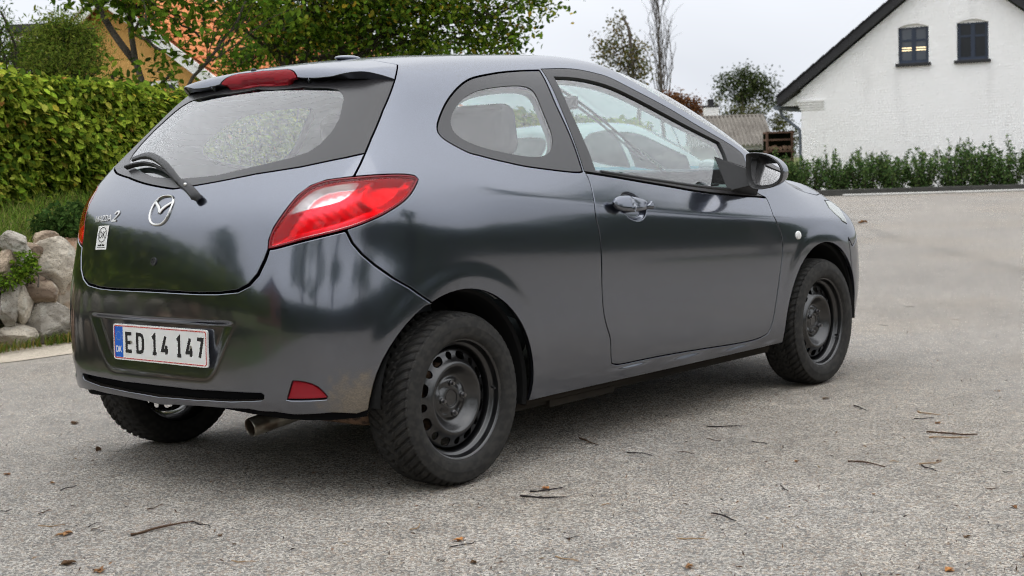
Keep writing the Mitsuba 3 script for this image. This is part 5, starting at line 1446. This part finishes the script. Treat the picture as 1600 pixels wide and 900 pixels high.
for sg in (-1, 1):
    ov_ = .62
    e = np.array([(HW / 2, APZ + .06), (HW / 2 + sg * (HW / 2 + ov_), APZ + .06 - (HW / 2 + ov_) * SLP), (HW / 2 + sg * (HW / 2 + ov_), APZ + .30 - (HW / 2 + ov_) * SLP), (HW / 2, APZ + .33)])
    put(WHK + '__roof', xf(extrude(Polygon(e), LEN + .5), A @ frame((0, LEN + .25, 0), [1, 0, 0], [0, 0, 1], [0, -1, 0])), 'roof_black')
    # ragged tile ends along the verge
    for i in range(17):
        k = i / 17 * (HW / 2 + ov_)
        c = np.array([HW / 2 + sg * (k + .16), APZ + .335 - (k + .16) * SLP])
        tl = bx(-.17, .17, -.30, -.03, -.012, .022)
        R_ = trimesh.transformations.rotation_matrix(sg * math.atan(SLP) + .05 * sg, [0, 1, 0])
        R_[:3, 3] = (c[0], 0, c[1])
        put(WHK + '__verge_tile', xf(tl, A @ R_), 'roof_black')
for i, (t, z0, z1) in enumerate(WIN):
    WK_ = number(WHK + '__window')
    o = arch_win(t, z0, z1 - .055, .385, .02)
    op = [box(t - .315, z0 + .08, t - .055, z1 - .155 - .30), box(t + .055, z0 + .08, t + .315, z1 - .155 - .30), box(t - .315, z1 - .40, t - .055, z1 - .125), box(t + .055, z1 - .40, t + .315, z1 - .125)]
    fr = o
    for b in op: fr = fr.difference(b)
    put(WK_, xf(extrude(fr, .07), A @ frame((0, .16, 0), [1, 0, 0], [0, 0, 1], [0, -1, 0])), 'frame_blue')
    for b in op:
        x0, y0, x1, y1 = b.bounds
        put(WK_ + '__pane', xf(bx(x0, x1, .120, .126, y0, y1), A), 'dark_window' if i else 'pane_grey')
    put(WK_ + '__lintel', xf(extrude(arch_win(t, z0, z1).difference(box(t - 1, z0 - 1, t + 1, z1 - .085)), .02), A @ frame((0, .10, 0), [1, 0, 0], [0, 0, 1], [0, -1, 0])), 'white_paint')
    put(WK_ + '__sill', xf(bx(t - .46, t + .46, -.10, .12, z0 - .085, z0 - .004, .012), A), 'roof_black')
    if i == 0:
        for s_ in (-.185, .185):
            for q in (0, .062):
                m_ = xf(bx(t + s_ - .125, t + s_ + .125, .108, .112, z0 + .335 + q, z0 + .352 + q), A)
                put(WK_ + '__lamp_strip', m_, 'black_plastic', **{'emitter': {'type': 'area', 'radiance': rgb(1.1, .85, .48)}})
# brick corbel under the left eave, gutter and its bracket, downpipe
for q in range(4):
    put(WHK + '__corbel', xf(bx(-.03 - .03 * q, .64, -.03 - .022 * q, .0, eave(0) - .55 + q * .068, eave(0) - .488 + q * .068, .004), A), 'white_paint')
gx, gz = -.66, eave(0) - .45
put(WHK + '__gutter', xf(tube([(gx, -.2, gz), (gx, LEN, gz)], .075, 10), A), 'lead', smooth=40)
put(WHK + '__downpipe', xf(tube(np.array([(gx, .25, gz - .05), (gx + .05, .25, gz - .22), (-.12, .22, gz - .62), (-.085, .2, gz - .85), (-.085, .2, .1)]), .045, 10), A), 'lead', smooth=40)
put(WHK + '__soffit', xf(extrude(Polygon([(-.55, eave(0) - .42), (0, eave(0) - .06), (0, eave(0) - .42)]), .03), A @ frame((0, .02, 0), [1, 0, 0], [0, 0, 1], [0, -1, 0])), 'white_paint')
# shed with corrugated roof
mat('fibre_cement', pr(P_(lambda p, n, uv: mix((.13, .115, .10), (.26, .24, .21), fbm(p.x * 3, p.y * 3, p.z * 3, 4))), .9, 0, .2))
SH = thing('shed', 'white shed with a weathered corrugated roof beside the white house', 'shed')
A = house_axes((5.6, 46), (1, .0))
x = np.linspace(0, 2.68, 240); y = np.linspace(0, 2.0, 4)
X, Y = np.meshgrid(x, y, indexing='ij')
put(SH + '__roof', xf(gridmesh(np.stack([X, -.25 + Y, 1.38 + Y * .48 + .038 * np.cos(X * 2 * np.pi / .13)], -1)), A), 'fibre_cement', smooth=True)
put(SH + '__wall', xf(bx(.05, 2.6, .05, 4, 0, 1.42), A), 'white_paint')
put(SH + '__opening', xf(bx(1.70, 2.35, .03, .049, .2, 1.22), A), 'hedge_dark')
put(SH + '__ridge', xf(bx(0, 2.68, 1.70, 1.95, 2.30, 2.37, .02), A), 'fibre_cement')
CM = thing('chimney', 'short white chimney with a black flue behind the shed roof', 'chimney')
A2 = house_axes((6.55, 49), (1, 0))
put(CM + '__stack', xf(bx(0, .46, 0, .46, 0, 2.68, .01), A2), 'white_paint')
put(CM + '__cap', xf(bx(-.03, .49, -.03, .49, 2.683, 2.73, .01), A2), 'roof_black')
put(CM + '__flue', xf(tube([(.23, .23, 2.73), (.23, .23, 2.95)], .10, 12), A2), 'roof_black', smooth=40)
# open rack with firewood and pots
RKK = thing('firewood_rack', 'open wooden rack of firewood and pots between the shed and the white house', 'rack')
A3 = house_axes((7.45, 42.5), (1, 0))
mat('rack_wood', pr(P_(lambda p, n, uv: mix((.07, .04, .028), (.16, .09, .06), fbm(p.x * 9, p.y * 9, p.z * 3))), .85))
mat('log_end', pr(P_(lambda p, n, uv: mix((.12, .075, .05), (.34, .23, .16), fbm(p.x * 18, p.y * 18, p.z * 18))), .9))
mat('orange_plastic', pr((.62, .12, .03), .5))
for xx in (0, .72):
    put(RKK + '__post', xf(bx(xx - .03, xx + .03, 0, .06, 0, 1.72), A3), 'rack_wood')
for z in (.35, .74, 1.12, 1.45, 1.66):
    put(RKK + '__shelf', xf(bx(-.03, .80, .065, .5, z, z + .05), A3), 'rack_wood')
put(RKK + '__back', xf(bx(-.03, .80, .51, .54, 0, 1.7), A3), 'hedge_dark')
g = np.random.default_rng(91)
for z in (.40, .79, 1.17):
    x_ = .05; nth = -1
    while x_ < .70:
        r_ = g.uniform(.045, .075); nth += 1
        m_ = trimesh.creation.cylinder(radius=r_, height=.36, sections=9); m_ = xf(m_, trimesh.transformations.rotation_matrix(np.pi / 2, [1, 0, 0]))
        m_.apply_translation((x_ + r_, .26 + g.normal() * .02, z + r_ + .003))
        put('log', xf(m_, A3), 'log_end', smooth=40, label='split log on the ' + {.40: 'lowest', .79: 'middle', 1.17: 'highest'}[z] + ' shelf of the firewood rack, ' + ['first', 'second', 'third', 'fourth', 'fifth', 'sixth', 'seventh', 'eighth', 'ninth'][nth] + ' from left', cat='log', group='logs in the firewood rack'); x_ += 2 * r_ + .01
tagp = xf(cat_(bx(.02, .55, -.12, .02, .42, .60, .02)), A3)
put('plastic_crate', tagp, 'orange_plastic', label='orange plastic crate in front of the firewood rack', cat='crate')
# edging and shrubs in front of the white house
mat('edging', pr(P_(lambda p, n, uv: mix((.035, .035, .032), (.07, .068, .06), fbm(p.x * 6, p.y * 6, p.z * 6))), .9))
HLa, HLb = np.array([7.2, 36.2]), np.array([26, 33.8])
Ld = (HLb - HLa) / np.linalg.norm(HLb - HLa); Ln = np.array([Ld[1], -Ld[0]])
A4 = SA @ frame([*HLa, 0], [*Ld, 0], [-Ld[1], Ld[0], 0], [0, 0, 1])
put('low_wall', xf(bx(0, 19, 0, .25, 0, .15, .01), A4), 'edging', label='low dark edging wall under the shrubs of the white house', cat='wall')
mat('kerb', pr(P_(lambda p, n, uv: mix((.40, .39, .37), (.55, .54, .51), fbm(p.x * 4, p.y * 4, p.z * 4))), .9))
put('kerb', xf(bx(.9, 19, -.62, -.45, 0, .05, .012), A4), 'kerb', kind='structure')
g = np.random.default_rng(93)
names = ['shrub at the left end of the row, half behind the wing mirror', 'second shrub of the row in front of the white house', 'third shrub of the row, left of the attic windows', 'fourth shrub of the row with two tall shoots',
         'fifth shrub of the row with a tall shoot', 'sixth shrub of the row under the left attic window', 'seventh shrub of the row below the two windows', 'eighth shrub of the row under the right attic window', 'ninth shrub of the row near the right edge', 'tenth shrub of the row cut by the right edge of the photo']
for i in range(-2, 11):
    c = HLa + Ld * (.35 + i * .66 + g.normal() * .06) + np.array([0, .55])
    h = g.uniform(.84, 1.04)
    lab = ('green evergreen ' + names[i]) if 0 <= i < 10 else ('green evergreen shrub of the row beyond the right edge of the photo' if i > 0 else ['evergreen shrub just left of the row, behind the mirror housing', 'leftmost evergreen shrub, beside the firewood rack'][i + 1])
    SK_ = thing('shrub', lab, 'shrub', 'shrubs in front of the white house')
    P, sm = [], []
    root = W(c[0], c[1], .05)
    for s_ in range(36):
        a = g.uniform(0, 2 * np.pi); rr_ = g.random() ** .6 * .60
        hh = h * g.uniform(.6, 1.15) * (1.1 - .5 * rr_) + (g.random() < .10) * .25
        tip = root + np.array([math.cos(a) * rr_, math.sin(a) * rr_, hh])
        q, r_ = branchy(root + np.array([math.cos(a), math.sin(a), 0]) * rr_ * .4, tip, .010, .004, g, .10, 8)
        sm.append(tube(q, r_, 4))
        k = 74
        t = g.uniform(.06, 1.0, k)
        pos = q[np.minimum((t * 7).astype(int), 6)] + (q[np.minimum((t * 7).astype(int) + 1, 7)] - q[np.minimum((t * 7).astype(int), 6)]) * ((t * 7) % 1)[:, None]
        P.append(pos + g.normal(size=(k, 3)) * .055 * (1.25 - t)[:, None])
    P = np.vstack(P)
    put(SK_ + '__stem', cat_(*sm), 'twig', kind='stuff')
    put_leaves(SK_ + '__foliage', leaves(P, .085 * g.uniform(.6, 1.2, len(P)), palette([(.075, .135, .042), (.115, .185, .060), (.046, .084, .028), (.17, .24, .075)], [3, 3, 2, 1], len(P), g), g, 'diamond'), kind='stuff')
# ================================================================ across the street and behind the photographer: what the paintwork and glass mirror
def cf(x, y, z=0.0):
    return np.array([x, y, z])
g = np.random.default_rng(120)
HB = thing('tall_hedge', 'tall dark hedge across the street, mirrored in the flank of the car', 'hedge')
n = 14000
x = g.uniform(-14, 40, n); z = g.random(n) ** .8 * 2.7
y = -14.5 - np.abs(g.normal(size=n)) * .3 + (meshkit.fbm(np.c_[x * .6, z * .8, 0 * x], 3, 9) - .5) * .8
z = z * (1 + .30 * (meshkit.fbm(np.c_[x * .5, 0 * x, 0 * x + 4], 3, 11) - .5))
put_leaves(HB + '__foliage', leaves(np.stack([x, y, z], 1), .26 * g.uniform(.6, 1.2, n), palette(GREENS, [3, 3, 1, .3, 3], n, g), g, 'diamond'), kind='stuff')
put(HB + '__inner_twigs', bx(-14, 40, -15.6, -14.9, 0, 2.4), 'hedge_dark')
for i, (tx, ty, h, s) in enumerate([(13.0, -7.2, 8.5, 2.1), (4.0, -17.5, 6.2, 2.0), (-6, -17, 7.0, 2.4), (24, -13.5, 8.5, 2.4), (-13, 8.0, 6.5, 1.9), (-15, -9, 8.0, 2.6), (-9.5, -9.5, 8.5, 2.6), (-5.5, -13.5, 8.0, 2.4), (-12.5, -4.0, 7.5, 2.2)]):
    lab = ['tree at the roadside ahead on the right, mirrored in the door window', 'tree behind the tall hedge abreast of the rear wheel', 'tree behind the tall hedge near its left end', 'large tree far up the street on the right', 'tree on the bank behind the tail of the car', 'large tree behind the photographer', 'tall leafy tree straight behind the photographer', 'tree behind the photographer on the right', 'tree behind the photographer on the left'][i]
    g2 = np.random.default_rng(130 + i)
    cl = [(cf(tx + s * .8 * math.cos(a) * g2.uniform(.3, 1), ty + s * .8 * math.sin(a) * g2.uniform(.3, 1), h * g2.uniform(.48, .95)), (s * .5, s * .5, s * .42)) for a in np.arange(9) * 2.4]
    tree('street_tree', lab, cf(tx, ty, 0), cf(tx + .3, ty, h * .8), cl, .16, 4200, .17, GREENS, [3, 3, 1, .5, 3], 140 + i)
GH = thing('garden_hedge', 'garden hedge behind the photographer, mirrored in the rear bumper', 'hedge')
n = 7000
y = g.uniform(-15, 0, n); z = g.random(n) ** .8 * 2.5
x = -12.5 + np.abs(g.normal(size=n)) * -.3 + (meshkit.fbm(np.c_[y * .6, z * .8, 0 * y], 3, 19) - .5) * .8
put_leaves(GH + '__foliage', leaves(np.stack([x, y, z], 1), .26 * g.uniform(.6, 1.2, n), palette(GREENS, [3, 3, 1, .3, 3], n, g), g, 'diamond'), kind='stuff')
put(GH + '__inner_twigs', bx(-13.6, -12.9, -15, 0, 0, 2.2), 'hedge_dark')
# a neighbour's house behind, dark roofed
NH = thing('neighbour_house', 'brick house with a dark roof behind the photographer, mirrored in the tailgate', 'house')
mat('brick_red', pr((.22, .10, .07), .9)); 
A = frame((-19, 2.5, 0), [0, -1, 0], [-1, 0, 0], [0, 0, 1])
A[:3, 1] = [-1, 0, 0]
hw2 = 4.2
put(NH + '__wall', xf(extrude(Polygon([(-hw2, 0), (hw2, 0), (hw2, 2.6), (0, 5.6), (-hw2, 2.6)]), 9), frame((-19, 2.5, 0), [0, -1, 0], [0, 0, 1], [-1, 0, 0])), 'brick_red')
for sg in (-1, 1):
    e = Polygon([(0, 5.7), (sg * 4.8, 5.7 - 4.8 * .714), (sg * 4.8, 5.9 - 4.8 * .714), (0, 5.92)])
    put(NH + '__roof', xf(extrude(e, 9.6), frame((-18.7, 2.5, 0), [0, -1, 0], [0, 0, 1], [-1, 0, 0])), 'roof_black')
for wx in (-1.8, 1.0):
    put(NH + '__window', xf(bx(wx, wx + .9, .9, 2.0, -.03, .02), frame((-19, 2.5, 0), [0, -1, 0], [0, 0, 1], [-1, 0, 0])), 'dark_window')
# ---------------------------------------------------------------- light blue car parked beyond, seen through the cabin
BC = thing('blue_car', 'light blue car parked on the far side, seen through the windows of the dark hatchback', 'car')
mat('blue_paint', {'type': 'roughplastic', 'distribution': 'ggx', 'alpha': .03, 'int_ior': 1.6, 'diffuse_reflectance': rgb(.16, .42, .56)})
mat('pale_roof', {'type': 'roughplastic', 'distribution': 'ggx', 'alpha': .05, 'int_ior': 1.6, 'diffuse_reflectance': rgb(.62, .68, .70)})
BT = T().translate([7.6, 5.15, -.02]).scale([1.04, 1.0, .98])
sk = full.difference(arches)
gl_ = shapely.union_all([clean(Polygon(qwin)), clean(Polygon(window)), clean(Polygon(RG['windscreen'])), clean(Polygon(RG['hatch_clear']))])
body_ = sk.difference(gl_)
def blue_part(poly, name, bs, off=0.0):
    out = []
    for gm in getattr(poly, 'geoms', [poly]):
        if gm.area < 1e-3: continue
        V, Fc = cut_grid(gm, .03)
        for sg in (1, -1):
            q = surf(V[:, 0] * sg, V[:, 1], off)
            out.append(M(q, Fc if sg > 0 else Fc[:, ::-1]))
    put(BC + '__' + name, cat_(*out), bs, smooth=40, to_world=BT)
up = box(-1, .40, 5, 2)
blue_part(body_.difference(up), 'body', 'blue_paint'); blue_part(body_.intersection(up), 'roof', 'pale_roof')
for nm, r in (('door_window', window), ('quarter_window', qwin), ('windscreen', RG['windscreen']), ('tail_window', RG['hatch_clear'])):
    blue_part(clean(Polygon(r)), nm, 'dark_window', -.004)
put(BC + '__door_mirror', trimesh.creation.icosphere(subdivisions=3).apply_scale([.07, .11, .075]).apply_translation([1.86, -.95, 1.0]), 'pale_roof', smooth=True, to_world=BT)
wk = [k for k in scene if k.startswith(K('wheel')) and k.endswith('__tyre')]
for k in wk:
    key = number(BC + '__wheel')
    scene[key] = {**scene[k], 'to_world': BT @ scene[k]['to_world']}
    d_ = k.replace('__tyre', '__disc')
    scene[key + '__disc'] = {**scene[d_], 'to_world': BT @ scene[d_]['to_world']}
# ================================================================ litter on the asphalt
TWG = [(-1.039, -.422, -.834, -.445), (-.834, -.445, -.838, -.542), (-1.13, -.079, -1.074, -.138), (-1.049, -.221, -.981, -.196), (-1.072, -.271, -1.018, -.256), (-1.351, -.525, -1.301, -.53), (-1.333, -.657, -1.307, -.686), (-1.086, .207, -1.048, .195), (-1.059, -.904, -1.031, -.972), (-.046, -1.091, .021, -1.234), (.035, -1.067, .145, -1.123), (-.547, -1.626, -.553, -1.71), (-.212, -1.792, -.183, -1.876), (.086, -1.72, .044, -1.829), (.714, -.971, .703, -1.089), (.833, -.663, .768, -.802), (1.073, -1.081, 1.057, -1.153), (1.113, -1.251, 1.09, -1.334), (1.588, -1.724, 1.631, -1.902), (1.488, -1.779, 1.558, -1.9), (.97, -1.715, .946, -1.861), (1.041, -1.941, 1.128, -1.984), (1.036, -1.952, .968, -2.036), (1.995, -1.504, 1.956, -1.619), (1.827, -1.565, 1.891, -1.621), (.521, -1.705, .454, -1.77), (2.015, -1.214, 1.927, -1.316), (1.04, -1.835, 1.056, -1.862), (1.074, -2.214, 1.072, -2.249), (1.287, -.947, 1.355, -1.068), (.807, -1.13, .816, -1.192), (-.809, -.188, -.736, -.174), (-1.037, .065, -.979, .084), (-.795, .31, -.717, .333), (.817, -2.262, .82, -2.301), (-.629, -1.316, -.543, -1.336), (-.751, -1.382, -.734, -1.397), (5.143, -.293, 5.132, -.36), (4.69, -.028, 4.713, -.084), (5.75, .283, 5.773, .225), (-.548, -1.087, -.476, -1.058), (-.377, -1.532, -.335, -1.545), (.006, -1.374, .029, -1.394)]
LVS = [(-.559, -1.285, 18), (.098, -1.082, 16), (-.104, -2.537, 22), (.62, -2.428, 15), (.228, -2.445, 14), (-1.136, -.241, 22), (-1.327, -.538, 26), (-1.326, -.679, 24), (.034, 1.463, 16), (-.739, .446, 10), (-.297, .808, 12), (2.105, -1.034, 12), (1.794, -1.679, 12), (-.436, -1.981, 16), (-.893, -.653, 12), (-.938, -.769, 8), (-.366, -2.09, 10), (16.53, 5.921, 14), (.567, -2.006, 8), (.882, -1.567, 10), (1.133, -1.971, 9), (-.822, -1.053, 8), (-.707, -1.473, 14), (-.137, -.231, 7), (2.634, -1.586, 7), (-.738, .73, 14), (-.513, -.188, 8)]
mat('twig_brown', pr((.085, .050, .030), .8, 0, .2)); mat('twig_dark', pr((.030, .024, .022), .8, 0, .2)); mat('twig_tan', pr((.30, .19, .10), .8, 0, .2))
mat('dead_leaf', {'type': 'principledthin', 'base_color': vcol(), 'roughness': .6, 'diff_trans': .3}, False)
g = np.random.default_rng(200)
def where(x, y):
    v = np.array([x - CAM[0], y - CAM[1], -CAM[2]]); d_ = v @ _f
    px, py = .5 + FOC * (v @ _r) / d_, FOC * (v @ _u) / d_ * 1600
    a = 'at the far left' if px < .12 else 'left of the middle' if px < .34 else 'in the middle' if px < .52 else 'right of the rear wheel' if px < .66 else 'below the front wheel' if px < .82 else 'at the far right'
    b = 'far up the road' if py > -20 else 'on the road' if py > -250 else 'in the foreground' if py > -370 else 'near the bottom edge'
    return b + ', ' + a + (' of the picture' if px < .52 or px > .82 else '')
TL = {0: 'long brown twig lying near the bottom left corner', 1: 'hooked thin twig at the end of the long brown one', 2: 'pale straight twig left of the long brown one', 9: 'long curved twig beside the orange seed case right of the rear wheel', 10: 'straight twig under the orange seed case', 12: 'short straight twig near the bottom middle', 18: 'longest dark twig on the right below the front wheel', 19: 'brown twig beside the longest dark twig on the right', 20: 'curved dark twig right of the middle', 37: 'small twig far up the road beyond the front wheel'}
for i, (x0, y0, x1, y1) in enumerate(TWG):
    L = math.hypot(x1 - x0, y1 - y0); nrm = np.array([-(y1 - y0), x1 - x0, 0]) / L
    t = np.linspace(0, 1, 12)[:, None]
    bow = g.normal() * .07 * L
    p = np.array([x0, y0, 0]) + t * np.array([x1 - x0, y1 - y0, 0]) + nrm * (np.sin(np.pi * t) * bow + .02 * L * np.cumsum(g.normal(size=(12, 1)), 0) / 3)
    r0 = float(np.clip(L * .022, .0016, .0042))
    p[:, 2] = r0 * .9 + .004 * np.abs(np.sin(np.pi * t[:, 0] + g.uniform(0, 3)))
    m = [tube(p, np.linspace(r0, r0 * .55, 12) * (1 + .15 * g.normal(size=12)), 6)]
    if L > .09:
        k = g.integers(4, 9); e = p[k] + nrm[...] * g.choice([-1, 1]) * L * .12 + (p[-1] - p[0]) * .08
        m.append(tube(np.linspace(p[k], e, 4), r0 * .5, 5))
    tc = int(0 if i == 0 else 3 if i == 2 else g.integers(4))
    put('twig', cat_(*m), ['twig_brown', 'twig_dark', 'twig_dark', 'twig_tan'][tc], smooth=True,
        label=TL.get(i) or f'{["brown", "dark", "dark", "tan"][tc]} ' + ('thin twig' if L > .1 else 'short twig' if L > .06 else 'tiny twig') + ' lying ' + where(x0, y0), cat='twig', group='twigs scattered on the asphalt')
LL = {0: 'curled orange leaf with a twig at the middle of the foreground', 1: 'orange seed case lying on crossed twigs right of the rear wheel', 2: 'curled orange brown leaf at the bottom edge on the right', 3: 'brown leaf at the right edge of the road', 4: 'dark folded leaf low on the right',
      5: 'crumpled brown leaf near the pale twig on the left', 6: 'ragged brown leaf at the bottom left', 7: 'flat tan leaf at the bottom left beside the ragged one', 8: 'dark brown leaf on the road below the left bumper corner', 10: 'dark upright leaf left of the car shadow', 13: 'small olive leaf at the bottom right of the middle', 17: 'tan leaf far up the road beyond the headlight'}
for i, (x0, y0, s) in enumerate(LVS):
    d = math.hypot(x0 - CAM[0], y0 - CAM[1])
    L = s / 2307 * d * 1.0
    lobes = []
    for q in range(3 if s > 15 else 2):
        a = g.uniform(0, 2 * np.pi); n1, n2 = 9, 5
        u, v = np.meshgrid(np.linspace(0, 1, n1), np.linspace(-1, 1, n2), indexing='ij')
        w = .30 * np.sin(np.pi * u ** .8) * (1 + .15 * g.normal(size=(n1, 1)))
        X = u - .5; Y = v * w
        Z = .32 * np.abs(v) ** 1.6 * w * 2.2 * g.uniform(.4, 1.2) + .12 * np.sin(np.pi * u) * g.uniform(-.2, 1) + .05 * g.random((n1, n2))
        P = np.stack([X * math.cos(a) - Y * math.sin(a), X * math.sin(a) + Y * math.cos(a), Z], -1) * L * (1 if q == 0 else .7)
        if i == 10: P = P[..., [0, 2, 1]] * [1, 1, 1] + [0, 0, L * .4]
        lobes.append(gridmesh(P + np.r_[g.normal(size=2) * L * .22 * (q > 0), 0]))
    m = cat_(*lobes); m.apply_translation([x0, y0, .002 - m.vertices[:, 2].min()])
    base = np.array([(.42, .20, .075), (.30, .17, .085), (.12, .075, .045), (.22, .12, .06)][0 if i in (0, 1, 2) else 2 if i in (4, 8, 10) else g.integers(1, 4)])
    col = np.clip(base * (1 + .25 * g.normal(size=(len(m.vertices), 1))), .01, .9)
    put_leaves('fallen_leaf', (m, col), 'dead_leaf', label=LL.get(i) or ('small' if s > 8 else 'tiny') + ' brown dead leaf lying ' + where(x0, y0), cat='leaf', group='dead leaves scattered on the asphalt')
# fine crumbs of bark and seed, too small to tell apart
n = 1900
r_, d_ = g.uniform(-.36, .36, n), 3.6 + 9 * g.random(n) ** 2
pts = np.stack([CAM[0] + d_ * r_ * RW[0] + d_ * FW[0], CAM[1] + d_ * r_ * RW[1] + d_ * FW[1], 0 * r_ + .003], 1)
put_leaves('crumbs', leaves(pts, g.uniform(.006, .020, n), palette([(.10, .06, .04), (.05, .04, .035), (.20, .12, .06)], [1, 1, .6], n, g), g, 'slim', 0), 'dead_leaf', label='fine crumbs of bark, needles and seeds strewn over the asphalt', cat='litter', kind='stuff')
